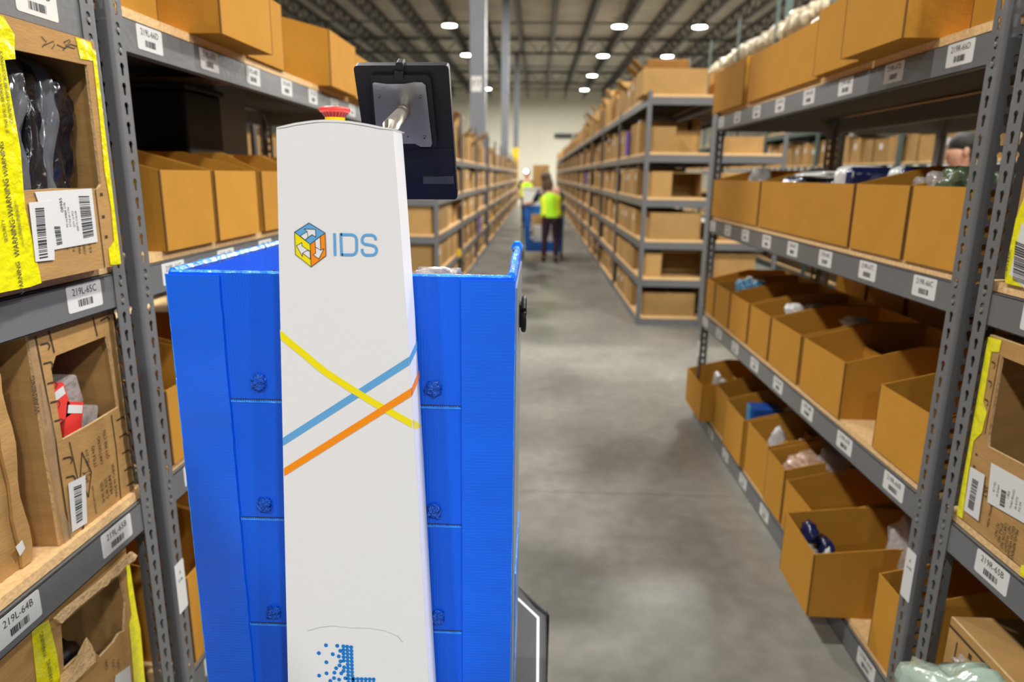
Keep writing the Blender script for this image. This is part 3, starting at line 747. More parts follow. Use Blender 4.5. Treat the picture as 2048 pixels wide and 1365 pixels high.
for (u, v) in ((204, 437), (210, 477), (200, 392)):
    p = onx(u, v, X1); b.box(X1 + .0008, X1 + .001, p[1], p[1] + .009, p[2], p[2] + .006)
b.build('printed_lettering', 'ink_brown', c1)
# pen scribble on the top strip
b = MB()
for pts in ([(82, 73), (92, 84), (86, 90), (84, 94)], [(84, 92), (96, 86), (106, 82), (108, 90), (103, 97)], [(113, 89), (128, 96), (140, 82), (137, 79), (127, 84), (132, 92), (148, 97), (153, 92), (140, 88), (125, 100)]):
    b.tube([(X1 + .0012, *onx(u, v, X1)[1:]) for u, v in pts], .0006, 5)
b.build('pen_scribble', 'ink', c1)
# garments standing in the carton
def garment(yc0, lean, w, mt, seed, label, x=.03, zt=1.715, zb=1.30, grp='black garments in clear film standing in the yellow taped carton'):
    bm = bmesh.new(); nx, nz = 8, 30
    V = {}
    for s in range(24):
        a = 2 * PI * s / 24
        for k in range(nz + 1):
            t = k / nz; z = zb + (zt - zb) * t
            yc = yc0 + lean * (t - .5) + .012 * noise.noise(Vector((seed, t * 3, 0)))
            rr = (1 - abs(2 * t - 1) ** 10 * .8) * (1 + .28 * noise.noise(Vector((math.cos(a) * 1.3 + seed * 5, math.sin(a) * 1.3, t * 3))) + .16 * noise.noise(Vector((math.cos(a) * 3 + seed * 5, math.sin(a) * 3, t * 9))))
            rx = min(1.12, rr)
            ca, sa = math.cos(a), math.sin(a); ca, sa = math.copysign(abs(ca) ** .45, ca), math.copysign(abs(sa) ** .6, sa)
            V[s, k] = bm.verts.new((X1 - x - .10 + .085 * ca * rx, yc + w * sa * rr, z))
    for s in range(24):
        for k in range(nz): bm.faces.new((V[s, k], V[(s + 1) % 24, k], V[(s + 1) % 24, k + 1], V[s, k + 1]))
    me = bpy.data.meshes.new('garment'); bm.to_mesh(me); bm.free(); me.materials.append(M[mt])
    me.polygons.foreach_set('use_smooth', [True] * len(me.polygons))
    o = bpy.data.objects.new('wrapped_garment', me); COL.objects.link(o); tag(o, label, 'wrapped garment', grp)
for i, (y, ln, w, mt_, lb) in enumerate(((1.13, .0, .05, 'bag_black', 'black garment in film mostly hidden behind the yellow tape'),
    (1.225, .02, .034, 'bag_black', 'black garment in film just beside the yellow tape'), (1.275, .05, .018, 'bag_grey', 'grey film fold leaning between two black garments, nearer the tape'),
    (1.318, .05, .026, 'bag_black', 'black garment in film in the middle of the taped carton'), (1.358, .07, .016, 'bag_grey', 'pale grey film fold leaning across the middle of the taped carton'),
    (1.405, .04, .034, 'bag_black', 'black garment in film with bright creases near the carton far side'))):
    garment(y, ln, w, mt_, i + 1.3, lb, .02 + .008 * (i % 2))
# --- left, lower middle: two printed cartons
X2 = XL - .022
hole = P(X2, (112, 712), (213, 672), (220, 700), (226, 740), (232, 780), (237, 815), (180, 850), (125, 880), (112, 800), (103, 740))
c2 = carton(-1, X2, 1.252, 1.522, ZBl + .001, 1.188, .50, hole, 'brown carton with a square cut opening showing red boxes inside')
b = MB()
fr2 = lambda a, c: (X2 + .0012, a, c)
def pl(b, X, uvs, w, o=.0012):
    pts = [onx(u, v, X)[1:] for u, v in uvs]
    for p, q in zip(pts, pts[1:]):
        d = Vector((q[0] - p[0], q[1] - p[1])); n = Vector((-d.y, d.x)).normalized() * w / 2
        b.quad((X + o, p[0] - n.x, p[1] - n.y), (X + o, q[0] - n.x, q[1] - n.y), (X + o, q[0] + n.x, q[1] + n.y), (X + o, p[0] + n.x, p[1] + n.y))
pl(b, X2, [(70, 672), (110, 880), (117, 930), (140, 1080)], .004)
pl(b, X2, [(97, 662), (108, 706)], .004); pl(b, X2, [(138, 884), (155, 960), (167, 1062)], .003)
pl(b, X2, [(185, 634), (194, 673)], .004); pl(b, X2, [(222, 830), (232, 900), (241, 998)], .003)
for u, v in ((80, 690), (86, 728), (94, 768), (100, 806), (108, 843), (125, 918), (131, 956), (147, 1050)):
    pl(b, X2, [(u, v), (u + 15, v - 4), (u + 19, v + 2), (u + 16, v + 10)], .0035)
for u, v in ((200, 642), (232, 842), (238, 875), (243, 908), (248, 942), (253, 972)):
    pl(b, X2, [(u, v), (u + 14, v - 8), (u + 18, v - 2)], .0035)
pl(b, X2, [(160, 955), (163, 905), (182, 945), (176, 995), (160, 955)], .003)
def tx(b, X, u, v, s, t_, sx=.8, o=.0012, sgn=1, rot=1):
    y, z = onx(u, v, X)[1:]; add_text(b, t_, s, (lambda a, c: (X + o * sgn, y - sgn * rot * c, z + rot * a)), 0, sx)
for i, t_ in enumerate(('P.O. NO 219', 'STYLE NO', 'CARTON NO', 'QTY PER CTN')): tx(b, X2, 176 + 12 * i, 925 - 12 * i, .014, t_)
for i, t_ in enumerate(('N.W. KGS', 'G.W. KGS', 'MEASURE', 'MADE IN CHINA')): tx(b, X2, 205 + 8 * i, 985 - 8 * i, .014, t_)
tx(b, X2, 188, 1000, .009, 'HANDLE WITH CARE'); tx(b, X2, 69, 790, .020, 'WARNING', .8); tx(b, X2, 85, 810, .008, 'KEEP AWAY FROM CHILDREN')
tx(b, X2, 171, 955, .022, 'SKY')
b.build('printed_lettering', 'ink_brown', c2)
patch(c2, 'clear_tape', 'clear_tape', -1, X2, P(X2, (54, 680), (66, 678), (108, 870), (118, 1010), (150, 1075), (130, 1098), (92, 900)), .002)
def l3(b, fr):
    g = bar_frame(P(X2, (144, 974), (160, 968), (162, 1040), (150, 1048))); add_bars(b, 0, 1, 0, 1, 20, lambda a, c: fr(*g(a, c)), 1, 9, horiz=True)
patch(c2, 'barcode_label', ['paper', 'ink'], -1, X2, P(X2, (134, 968), (168, 951), (172, 1046), (142, 1065)), .003, l3)
def redbox(y, z, ry, lb, dy=.045, x=.03):
    r = empty('blister_box', (X2 - x, y, z), lb, 'small box', 'red and clear blister boxes in the cut open carton'); 
    b = MB(); b.box(-.09, 0, -dy, 0, 0, .075); b.build('red_panel', 'red', r, (0, 0, 0))
    b = MB(); b.box(.0002, .001, -dy + .004, -.004, .05, .068); b.build('white_print', 'paper', r, (0, 0, 0))
    b = MB(); b.box(-.085, -.002, .001, dy * 1.1, .0, .07); b.build('clear_blister', 'film', r, (0, 0, 0), bevel=.006)
    r.rotation_euler.x = ry
redbox(1.385, .985, .2, 'upright red and clear blister box, upper of two in the carton')
redbox(1.40, .925, -.35, 'tipped red and clear blister box, lower of two in the carton', .055)
crumple('clear_bag', (X2 - .13, 1.37, .86), (.09, .09, .055), 'bag_grey', 97, 'dark film bundle under the red boxes in the carton', 'plastic bag', .3)
X3 = XL - .045
hole = P(X3, (-160, 900), (8, 842), (14, 900), (18, 1000), (22, 1060), (8, 1095), (-160, 1160))
c3 = carton(-1, X3, .80, 1.192, ZBl + .001, 1.12, .48, [(.86, .80), (1.08, .80), (1.12, .83), (1.115, .92), (1.11, 1.03), (.86, 1.03)], 'cut open carton with a wavy torn strip beside the carton of red boxes')
b = MB(); zz = [.745 + .035 * k for k in range(12)]
prof = [(1.193 + .006 * math.sin(k * 1.1), z) for k, z in enumerate(zz)] + [(1.165 + .003 * math.sin(k * 1.6), z) for k, z in reversed(list(enumerate(zz)))]
b.plate([prof], lambda a, c: (X3 + .002, a, c), (.006, 0, 0)); b.build('torn_strip', 'carton', c3)
patch(c3, 'small_label', 'paper', -1, X3, P(X3 + .009, (30, 1095), (43, 1081), (49, 1097), (39, 1113)), .0105)
crumple('small_pack', (X3 - .05, 1.03, .83), (.04, .06, .022), 'film_navy', 99, 'dark navy pack in the carton with the wavy torn strip', 'wrapped pack', .3)
# --- left, bottom: torn carton with tape
X4 = XL - .02
hole = P(X4, (122, 1250), (205, 1180), (240, 1150), (252, 1200), (249, 1262), (238, 1268), (228, 1285), (200, 1315), (190, 1305), (176, 1278), (160, 1310), (128, 1340))
c4 = carton(-1, X4, .95, 1.455, ZAl + .001, .628, .48, hole, 'torn open carton with olive yellow tape below label 219L-64B')
patch(c4, 'warning_tape', 'yel_tape', -1, X4, P(X4, (62, 1262), (96, 1240), (113, 1310), (125, 1400), (76, 1400)), .0015)
patch(c4, 'warning_tape', 'yel_tape', -1, X4, P(X4, (251, 1132), (258, 1130), (272, 1220), (280, 1260), (292, 1400), (270, 1400), (262, 1300), (257, 1250), (262, 1232), (255, 1180)), .0015)
b = MB(); tx(b, X4, 84, 1290, .015, 'WARNING', .8, .0028); tx(b, X4, 98, 1345, .015, 'WARNING', .8, .0028)
for u in (226, 236, 212): tx(b, X4, u, 1330, .013, 'C/NO', .8, .0018)
b.build('tape_lettering', 'ink', c4)
patch(c4, 'shipping_label', 'paper', -1, X4, P(X4, (230, 1352), (258, 1332), (264, 1400), (225, 1400)), .002)
r_ = MB(); pts = P(X4 + .03, (112, 1238), (130, 1220), (200, 1165), (265, 1104), (275, 1112), (270, 1122), (252, 1132), (238, 1150), (222, 1160), (215, 1172), (205, 1176), (150, 1222), (124, 1248))
r_.plate([pts], lambda a, c: (X4 + .03, a, c), (-.006, 0, 0)); r_.build('torn_flap', 'carton_pale', c4)
b = MB()
for k in range(5):
    pts = P(X4 + .004 + .004 * k, (122, 1352 + k * 5), (150, 1325 + k * 5), (168, 1295 + k * 4), (174, 1276 + k * 6), (184, 1292 + k * 5), (192, 1312 + k * 3), (150, 1345 + k * 5), (124, 1372 + k * 4))
    b.plate([pts], lambda a, c: (X4 + .004 + .004 * k, a, c), (-.002, 0, 0))
b.build('torn_flap', 'carton_pale', c4)
crumple('clear_bag', (X4 - .2, 1.3, .30), (.15, .12, .13), 'bag_black', 101, 'black film bundle inside the torn open bottom carton', 'plastic bag', .25)
# --- right, upper: carton end wrapped in yellow tape
X5 = XR + .004
c5 = carton(1, X5, 1.02, 1.563, ZC + .001, 1.66, .5, None, 'carton wrapped in yellow tape with a barcode label, shelf 219R-65C')
patch(c5, 'warning_tape', 'yel_tape', 1, X5, [(1.30, 1.2795), (1.558, 1.279), (1.566, 1.30), (1.562, 1.42), (1.545, 1.48), (1.548, 1.655), (1.30, 1.655)], .0015)
def l5(b, fr):
    g = bar_frame(P(X5, (2034, 480), (2075, 497), (2068, 575), (2028, 560))); add_bars(b, 0, 1, 0, 1, 20, lambda a, c: fr(*g(a, c)), 1, 15, horiz=True)
patch(c5, 'barcode_label', ['paper', 'ink'], 1, X5, P(X5, (2046, 447), (2090, 460), (2075, 600), (2022, 549)), .003, l5)
b = MB(); tx(b, X5, 2016, 528, .016, 'WARNING', .8, .003, -1, -1); b.build('tape_lettering', 'ink', c5)
# --- right, lower middle
X6 = XR + .006
c6 = carton(1, X6, 1.0, 1.583, ZB_ + .001, 1.156, .5, [(1.08, .925), (1.25, .918), (1.40, .912), (1.522, .906), (1.528, .93), (1.53, 1.0), (1.532, 1.118), (1.3, 1.115), (1.08, 1.115)], 'cut open carton edged in yellow tape above label 219R-65B')
patch(c6, 'warning_tape', 'yel_tape', 1, X6, [(1.562, .702), (1.585, .702), (1.586, 1.15), (1.540, 1.153), (1.541, 1.125), (1.566, 1.12), (1.563, 1.0), (1.545, .98), (1.549, .93), (1.572, .90), (1.569, .80)], .0015)
patch(c6, 'warning_tape', 'yel_tape', 1, X6, P(X6, (2044, 1130), (2070, 1140), (2070, 1172), (2040, 1150)), .0015)
b = MB()
for k in range(4): 
    z = 1.10 - .045 * k; pts = [(1.560, z), (1.549, z - .001), (1.546, z - .007), (1.550, z - .013)]
    for p, q in zip(pts, pts[1:]): b.quad((X6 - .001, p[0], p[1]), (X6 - .001, q[0], q[1]), (X6 - .001, q[0], q[1] - .004), (X6 - .001, p[0], p[1] - .004))
b.box(X6 - .001, X6 - .0008, 1.538, 1.540, .93, 1.12)
for i, t_ in enumerate(('PO NO', 'STYLE NO', 'CARTON NO', 'NET WEIGHT', 'GROSS WEIGHT', 'MEASUREMENT')): tx(b, X6, 1994 + 7 * i, 1060 + 6 * i, .013, t_, .8, .001, -1, -1)
tx(b, X6, 1980, 1030, .011, 'SHIPPING MARK', .8, .001, -1, -1); tx(b, X6, 1972, 985, .022, 'SKY', .8, .001, -1, -1)
for z in (.87, .84, .79, .76): b.box(X6 - .001, X6 - .0008, 1.551, 1.558, z, z + .005)
b.build('printed_lettering', 'ink_brown', c6)
def l6(b, fr):
    g = bar_frame(P(X6, (1949, 956), (1961, 963), (1950, 1023), (1939, 1015))); add_bars(b, 0, 1, 0, 1, 20, lambda a, c: fr(*g(a, c)), 1, 16, horiz=True)
patch(c6, 'barcode_label', ['paper', 'ink'], 1, X6, P(X6, (1944, 934), (1973, 951), (1960, 1043), (1931, 1021)), .004, l6)
def l7(b, fr):
    g = bar_frame(P(X6, (2006, 978), (2016, 983), (2012, 1016), (2002, 1011))); add_bars(b, 0, 1, 0, 1, 16, lambda a, c: fr(*g(a, c)), 1, 17, horiz=True)
    for i, u in enumerate((1992, 1999, 2020, 2028, 2036, 2043)):
        y, z = onx(u, 975 + i * 8, X6)[1:]; add_text(b, ['QTY 24', 'MADE IN', 'SIZE L', 'COLOR NAVY', 'STYLE 66', 'PO 219'][i], .009, lambda a, c: fr(y - -c * 1, z - a), 1, .8)
patch(c6, 'shipping_label', ['paper', 'ink'], 1, X6, P(X6, (1985, 926), (2060, 968), (2052, 1048), (1977, 1005)), .003, l7)
# --- right, bottom: tilted carton and mint wrapped cloth
X7 = XR + .01
hp = P(X7, (1905, 1310), (1990, 1330), (2060, 1420), (2060, 1500), (1900, 1400))
c7 = carton(1, X7, 1.02, 1.545, ZA + .001, .445, .46, [(1.06, .15), (1.47, .15), (1.49, .22), (1.48, .31), (1.44, .36), (1.30, .39), (1.06, .39)], 'open carton with dark printed lines below label 219R-65B')
b = MB()
b.quad((X7 - .001, 1.03, .425), (X7 - .001, 1.545, .425), (X7 - .001, 1.545, .418), (X7 - .001, 1.03, .418))
for k in range(9): b.box(X7 - .001, X7 - .0008, 1.05 + .05 * k, 1.062 + .05 * k, .392, .406)
b.box(X7 - .001, X7 - .0008, 1.505, 1.509, .12, .40)
b.build('printed_lettering', 'ink_brown', c7)
crumple('clear_bag', (X7 - .004, 1.44, .365), (.02, .055, .018), 'film', 111, 'crinkled clear film over the edge of the carton below 219R-65B', 'plastic bag', .6)
crumple('wrapped_cloth', (.965, 1.33, .335), (.09, .17, .11), 'film_mint', 112, 'mint green cloth in glossy film below label 219R-65B', 'wrapped cloth', .3, sub=4, rot=(-.6, 0, 0))

# ------------------------------------------------------------------ blue corrugated bin on the robot
BX0, BX1, BY0, BY1, BZ0, BZ1 = -.5445, -.031, 1.0, 1.465, .43, 1.3535
bb = empty('blue_bin', ((BX0 + BX1) / 2, (BY0 + BY1) / 2, BZ0), 'big bright blue fluted plastic bin carried by the robot', 'blue bin')
b = MB(); t = .008
b.box(BX0, BX1, BY0, BY0 + t, BZ0, BZ1); b.build('front_wall', 'blue', bb)
b = MB(); b.box(BX0, BX0 + t, BY0 + t, BY1, BZ0, BZ1); b.build('side_wall', 'blue', bb)
b = MB(); b.box(BX1 - t, BX1, BY0 + t, BY1, BZ0, BZ1); b.build('side_wall', 'blue', bb)
b = MB(); b.box(BX0 + t, BX1 - t, BY1 - t, BY1, BZ0, BZ0 + .40); b.build('back_wall', 'blue', bb)
b = MB(); b.box(BX0 + t, BX1 - t, BY0 + t, BY1 - t, BZ0, BZ0 + .008); b.build('bottom', 'blue', bb)
def wavy(b, x0, x1, z0, z1, y, th, amp, edges, seed, mi=0, n=60):
    L_, R_ = [], []
    for k in range(n + 1):
        z = z0 + (z1 - z0) * k / n
        L_.append((x0 + (amp * (noise.noise(Vector((seed, z * 60, 0))) + noise.noise(Vector((seed, z * 12, 0)))) if 'l' in edges else 0), z))
        R_.append((x1 + (amp * (noise.noise(Vector((seed + 5, z * 60, 0))) + noise.noise(Vector((seed + 5, z * 12, 0)))) if 'r' in edges else 0), z))
    b.plate([L_[::1] + R_[::-1]], lambda a, c: (a, y, c), (0, th, 0), mi)
b = MB(); wavy(b, BX0 - .002, -.4675, BZ0 + .01, BZ1 - .004, BY0 - .004, .0035, .0012, 'lr', 3); b.build('corner_wrap', 'blue_wrap', bb)
b = MB(); wavy(b, -.1085, BX1 + .002, BZ0 + .01, BZ1 - .004, BY0 - .004, .0035, .0012, 'r', 9); b.build('corner_wrap', 'blue_wrap', bb)
# taped rims
def ribbon(path, r, name, mt='blue_light'):
    b = MB(); pp = []
    for (p, q) in zip(path, path[1:]):
        p, q = Vector(p), Vector(q); n = max(2, int((q - p).length / .006))
        for k in range(n): pp.append(p.lerp(q, k / n))
    pp.append(Vector(path[-1]))
    b.tube(pp, [r * (1 + .25 * noise.noise(p * 90)) for p in pp], 6)
    return b.build(name, mt, bb)
ribbon([(BX0 + .004, BY0 + .003, BZ1), (BX1 - .004, BY0 + .003, BZ1)], .0035, 'rim_tape')
ribbon([(BX0 + .004, BY0 + .006, BZ1), (BX0 + .004, BY1, BZ1)], .0065, 'rim_tape')
ribbon([(BX1 - .004, BY0 + .012, BZ1), (BX1 - .008, BY1 - .06, BZ1)], .0068, 'rim_tape')
ribbon([(BX1 - .008, BY1 - .05, BZ1 + .001), (BX1 - .008, BY1, BZ1 + .001)], .011, 'rim_tape')
b = MB(); b.box(BX1 - .013, BX1 - .0095, BY0 + .31, BY0 + .36, BZ1 + .004, BZ1 + .0078); b.build('rim_tear', 'black', bb)
ribbon([(BX0 - .002, BY0 - .001, BZ0 + .02), (BX0 - .002, BY0 - .001, BZ1 - .003)], .0030, 'edge_tape')
ribbon([(BX1 + .001, BY0 - .001, BZ0 + .02), (BX1 + .001, BY0 - .001, BZ1 - .003)], .0018, 'edge_tape')
# horizontal slits with pale cut edges
for z in (1.1545, .9545, .7600):
    for (x0, x1) in ((-.4665, -.36), (-.20, -.110)):
        b = MB(); zz = z - (.003 if x0 > -.3 else 0); b.box(x0, x1, BY0 - .0012, BY0 + .0002, zz - .002, zz + .0004)
        n = int((x1 - x0) / .0035)
        for k in range(n): b.box(x0 + k * .0035, x0 + k * .0035 + .0018, BY0 - .0018, BY0, zz + .0004, zz + .0022)
        sl = b.build('slit_edge', 'blue_light', bb)
        b = MB(); b.box(x0, x1, BY0 - .0006, BY0 + .0001, zz + .0023, zz + .0038); b.build('slit_gap', 'ink', sl)
def knot(x, z, seed):
    bm = bmesh.new(); bmesh.ops.create_icosphere(bm, subdivisions=4, radius=1)
    for v in bm.verts:
        n = v.co.normalized(); d = 1 + .3 * noise.noise(n * 1.8 + Vector((seed, 0, 0))) + .28 * noise.noise(Vector((n.x * 6, n.y * 2, n.z * 3.5)) + Vector((seed, 3, 0)))
        n = Vector([math.copysign(abs(q) ** .75, q) for q in n])
        v.co = Vector((n.x * .0115, n.y * .0062, n.z * .0120)) * d
    me = bpy.data.meshes.new('knot'); bm.to_mesh(me); bm.free(); me.materials.append(M['knot'])
    me.polygons.foreach_set('use_smooth', [True] * len(me.polygons))
    o = bpy.data.objects.new('fastener_bump', me); COL.objects.link(o); o.parent = bb
    o.location = Vector((x, BY0 - .001, z)) - Vector(bb.location)
for i, (x, z) in enumerate(((-.420, 1.186), (-.151, 1.182), (-.426, .980), (-.155, .978), (-.425, .784), (-.150, .785))): knot(x, z, i * 2.3)
# grey outer panel with oval handle on the right side
b = MB(); b.box(BX1 + .0006, BX1 + .004, BY0 + .03, BY1 - .10, BZ0 + .05, BZ1 - .02); b.build('side_panel', 'side', bb)
b = MB(); hc = (BX1 + .008, BY0 + .19, 1.262)
pth = [(hc[0] + .004, hc[1] + .03 * math.cos(a), hc[2] + .028 * math.sin(a)) for a in [2 * PI * k / 24 for k in range(25)]]
b.tube(pth, .0045, 8, cap=False); b.box(hc[0] - .003, hc[0] + .002, hc[1] - .02, hc[1] + .02, hc[2] - .02, hc[2] + .02); b.build('side_handle', 'black', bb)
b = MB(); b.box(BX0 + t, BX0 + t + .001, 1.33, 1.40, BZ1 - .075, BZ1 - .05); b.build('hand_slot', 'ink', bb)
b = MB()
zz = [BZ0 + .02 + .012 * k for k in range(28)]
b.plate([[(BX1 + .001, z) for z in zz] + [(BX1 + .006 + .0016 * noise.noise(Vector((z * 60, 1, 1))) , z) for z in reversed(zz)]], lambda a, c: (a, BY0 + .15, c), (0, .25, 0)); b.build('torn_edge_tape', 'blue_light', bb)

# ------------------------------------------------------------------ robot
CY0 = .93; CY1 = .992
rb = empty('delivery_robot', (-.29, 1.2, 0), 'white column warehouse robot with a red stop button, striped front and tablet', 'robot')
Lp = [(555, 258), (555, 400), (556, 543), (560, 660), (562, 720), (566, 890), (569, 973), (575, 1150), (576, 1365), (576, 1500)]
Rp = [(785, 262), (801, 430), (808, 560), (818, 716), (826, 848), (841, 1065), (858, 1365), (866, 1500)]
Ap = [(555, 258), (572, 254), (590, 250), (610, 247), (629, 244.5), (650, 243.5), (673, 244), (700, 246), (735, 251.7), (760, 257), (785, 262)]
def pY(u, v, Y=CY0): p = ony(u, v, Y); return (p[0], p[2])
left = [pY(*q) for q in Lp]; right = [pY(*q) for q in Rp]; arc = [(q[0], q[1] - .0010) for q in (pY(*q) for q in Ap)]
left.append((left[-1][0] - .004, .36)); right.append((right[-1][0] + .012, .36))
zl = [p[1] for p in left]
def interp(pts, z):
    pts = sorted(pts, key=lambda p: p[1])
    return float(np.interp(z, [p[1] for p in pts], [p[0] for p in pts]))
# smooth outline
N_ = 60; zs = [.36 + (left[0][1] - .36) * k / N_ for k in range(N_ + 1)]
def sm(pts):
    c = np.polyfit([p[1] for p in pts], [p[0] for p in pts], 3); return lambda z: float(np.polyval(c, z))
fL, fR = sm(left), sm(right)
outl = [(fL(z), z) for z in zs] + [p for p in arc[1:-1]] + [(fR(z), z) for z in reversed(zs)]
b = MB(); b.plate([outl], lambda a, c: (a, CY0, c), (0, CY1 - CY0, 0)); b.build('column_shell', 'white', rb, bevel=.0015)
# cap
capl = [(fL(zs[-1]) + .0005, zs[-1] + .0004)] + [(p[0], p[1] + .0006) for p in arc[1:-1]] + [(fR(zs[-1]) - .0005, zs[-1] + .0004)]
capu = [(p[0], p[1] + .0028) for p in capl]; capu[0] = (capl[0][0], capl[0][1] + .0015); capu[-1] = (capl[-1][0] + .0005, capl[-1][1] + .0015); capu[-2] = (capu[-2][0], capu[-2][1])
b = MB(); b.plate([capl + capu[::-1]], lambda a, c: (a, CY0 - .001, c), (0, CY1 - CY0 + .02, 0)); b.build('column_cap', 'white', rb, bevel=.0012)
# emergency stop
p = ony(670, 240, .965); ec = (p[0], .965, arc[5][1] + .0002)
b = MB(); b.lathe([(.0133, -.006), (.0133, .0085)], ec, 32); b.build('button_collar', 'yel', rb)
b = MB()
def fin(i, k): return 1.0
b.lathe([(.0128, .0085), (.0180, .0150), (.0203, .0165), (.0210, .0185), (.0196, .0210), (.014, .0224), (.004, .0228)], ec, 40); eb = b.build('stop_button', 'red', rb, smooth=True)
b = MB()
for k in range(22):
    a = 2 * PI * k / 22; a2 = a + 2 * PI / 22 * .62
    b.quad(*[(ec[0] + (r + .0004) * math.cos(q), ec[1] + (r + .0004) * math.sin(q), ec[2] + z) for q, r, z in ((a, .0133, .0090), (a2, .0133, .0090), (a2, .0174, .0143), (a, .0174, .0143))])
b.build('button_slots', 'darkred', eb)
# stripes and logos, thin vinyl on the column face
def stripe(b, pts, w, off, mi):
    V = [Vector(pY(*q)) for q in pts]; up, dn = [], []
    for i, p in enumerate(V):
        d = (V[min(i + 1, len(V) - 1)] - V[max(i - 1, 0)]).normalized(); n = Vector((-d.y, d.x)) * w / 2
        if i in (0, len(V) - 1):
            k = 1 / max(.3, abs(d.x)); up.append(Vector((p.x, p.y + w / 2 * k))); dn.append(Vector((p.x, p.y - w / 2 * k)))
        else: up.append(p + n); dn.append(p - n)
    for i in range(len(V) - 1):
        b.quad(*[(q.x, CY0 - off, q.y) for q in (dn[i], dn[i + 1], up[i + 1], up[i])], mi)
ys_ = [(561, 669), (583, 688), (607, 707), (630, 727), (654, 746), (683, 765), (713, 784), (742, 802), (772, 819), (797, 833), (824, 848)]
wS = .0100
b = MB(); stripe(b, ys_, wS, .0012, 0)
b.quad(*[(a, y, c) for a, y, c in ((pY(826.5, 838)[0] + .0006, CY0, pY(826, 839)[1]), (pY(826.5, 838)[0] + .0012, CY1, pY(826, 839)[1] - .033), (pY(826.5, 838)[0] + .0012, CY1, pY(826, 857)[1] - .033), (pY(826.5, 838)[0] + .0006, CY0, pY(826, 857)[1]))]); b.build('yellow_stripe', 'yellow', rb)
b = MB(); stripe(b, [(566, 884), (818.5, 722)], wS, .0009, 0)
def side_strip(b, u, v0, v1, dz):
    x0 = pY(u, v0)[0]; b.quad((x0 + .0006, CY0, pY(u, v1)[1]), (x0 + .0012, CY1, pY(u, v1)[1] + dz), (x0 + .0012, CY1, pY(u, v0)[1] + dz), (x0 + .0006, CY0, pY(u, v0)[1]))
side_strip(b, 818.5, 714, 731, .009); b.build('blue_stripe', 'sky', rb)
b = MB(); stripe(b, [(569, 944), (823, 784)], wS, .0015, 0); side_strip(b, 823, 776, 793, .008); b.build('orange_stripe', 'orange', rb)
# cube emblem
def q6(x, y): return pY(570 + x / 9.752, 430 + y / 9.75)
A_, B_, C_, D_, E_, F_, G_ = (475, 155), (787, 350), (805, 795), (515, 1013), (210, 770), (192, 335), (495, 570)
b = MB()
def fp(pts, off, mi): b.flat([[q6(*p) for p in pts]], lambda a, c: (a, CY0 - off, c), mi)
fp([A_, B_, G_, F_], .0008, 0); fp([F_, G_, D_, E_], .0008, 1); fp([G_, B_, C_, D_], .0008, 2)
ar1 = [(385, 275), (600, 283), (605, 430), (535, 385), (450, 440), (400, 490), (300, 410), (440, 325)]
ar2 = [(230, 602), (333, 540), (340, 605), (495, 710), (498, 860), (348, 745), (345, 808)]
ar3 = [(590, 500), (690, 425), (700, 687), (765, 658), (665, 858), (555, 775), (605, 745), (600, 625)]
for a in (ar1, ar2, ar3): fp(a, .0011, 3)
def ol(pts, w=1.1, off=.0014, close=True):
    pp = [q6(*p) for p in pts]
    if close: pp.append(pp[0])
    for p, q in zip(pp, pp[1:]):
        d = Vector((q[0] - p[0], q[1] - p[1])); L_ = d.length; d.normalize(); n = Vector((-d.y, d.x)) * w * .00035; e = d * .0003
        b.quad(*[(x, CY0 - off, z) for x, z in ((p[0] - n.x - e.x, p[1] - n.y - e.y), (q[0] - n.x + e.x, q[1] - n.y + e.y), (q[0] + n.x + e.x, q[1] + n.y + e.y), (p[0] + n.x - e.x, p[1] + n.y - e.y))], 4)
for a in (ar1, ar2, ar3, [A_, B_, C_, D_, E_, F_], ): ol(a)
ol([F_, G_, B_], close=False); ol([G_, D_], close=False); ol([(440, 325), (455, 440)], close=False); ol([(495, 710), (440, 690), (348, 745)], close=False); ol([(600, 625), (700, 687)], close=False)
b.build('cube_emblem', ['sky', 'yellow', 'orange', 'white', 'ink'], rb)
# IDS lettering
b = MB()
def stroke(pts, w=52):
    """thick polyline in emblem pixels with mitred joins"""
    V = [Vector(p) for p in pts]; L_, R_ = [], []
    for i, p in enumerate(V):
        d1 = (V[i] - V[i - 1]).normalized() if i else (V[1] - V[0]).normalized(); d2 = (V[i + 1] - V[i]).normalized() if i < len(V) - 1 else d1
        n1, n2 = Vector((-d1.y, d1.x)), Vector((-d2.y, d2.x)); n = (n1 + n2).normalized(); k = w / 2 / max(.5, n.dot(n1))
        L_.append(p + n * k); R_.append(p - n * k)
    for i in range(len(V) - 1): b.quad(*[(q6(*q)[0], CY0 - .001, q6(*q)[1]) for q in (L_[i], L_[i + 1], R_[i + 1], R_[i])])
def cv(cx, cy, rx, ry, a0, a1, n=8): return [(cx + rx * math.cos(math.radians(a0 + (a1 - a0) * k / n)), cy + ry * math.sin(math.radians(a0 + (a1 - a0) * k / n))) for k in range(n + 1)]
stroke([(968, 357), (980, 795)])
stroke([(1088, 380), (1300, 387)] + cv(1298, 490, 100, 103, -88, 0) + cv(1303, 680, 98, 98, 0, 88) + [(1110, 776)])
stroke([(1090, 357), (1108, 800)])
stroke([(1770, 492)] + cv(1672, 470, 98, 78, 0, -88) + cv(1600, 480, 92, 88, -90, -180) + cv(1600, 500, 94, 75, 180, 92) + [(1690, 590)] + cv(1692, 685, 96, 90, -88, 0) + cv(1690, 700, 98, 84, 0, 90) + cv(1600, 700, 90, 84, 90, 170) + [(1508, 662)])
b.build('ids_lettering', 'sky', rb)
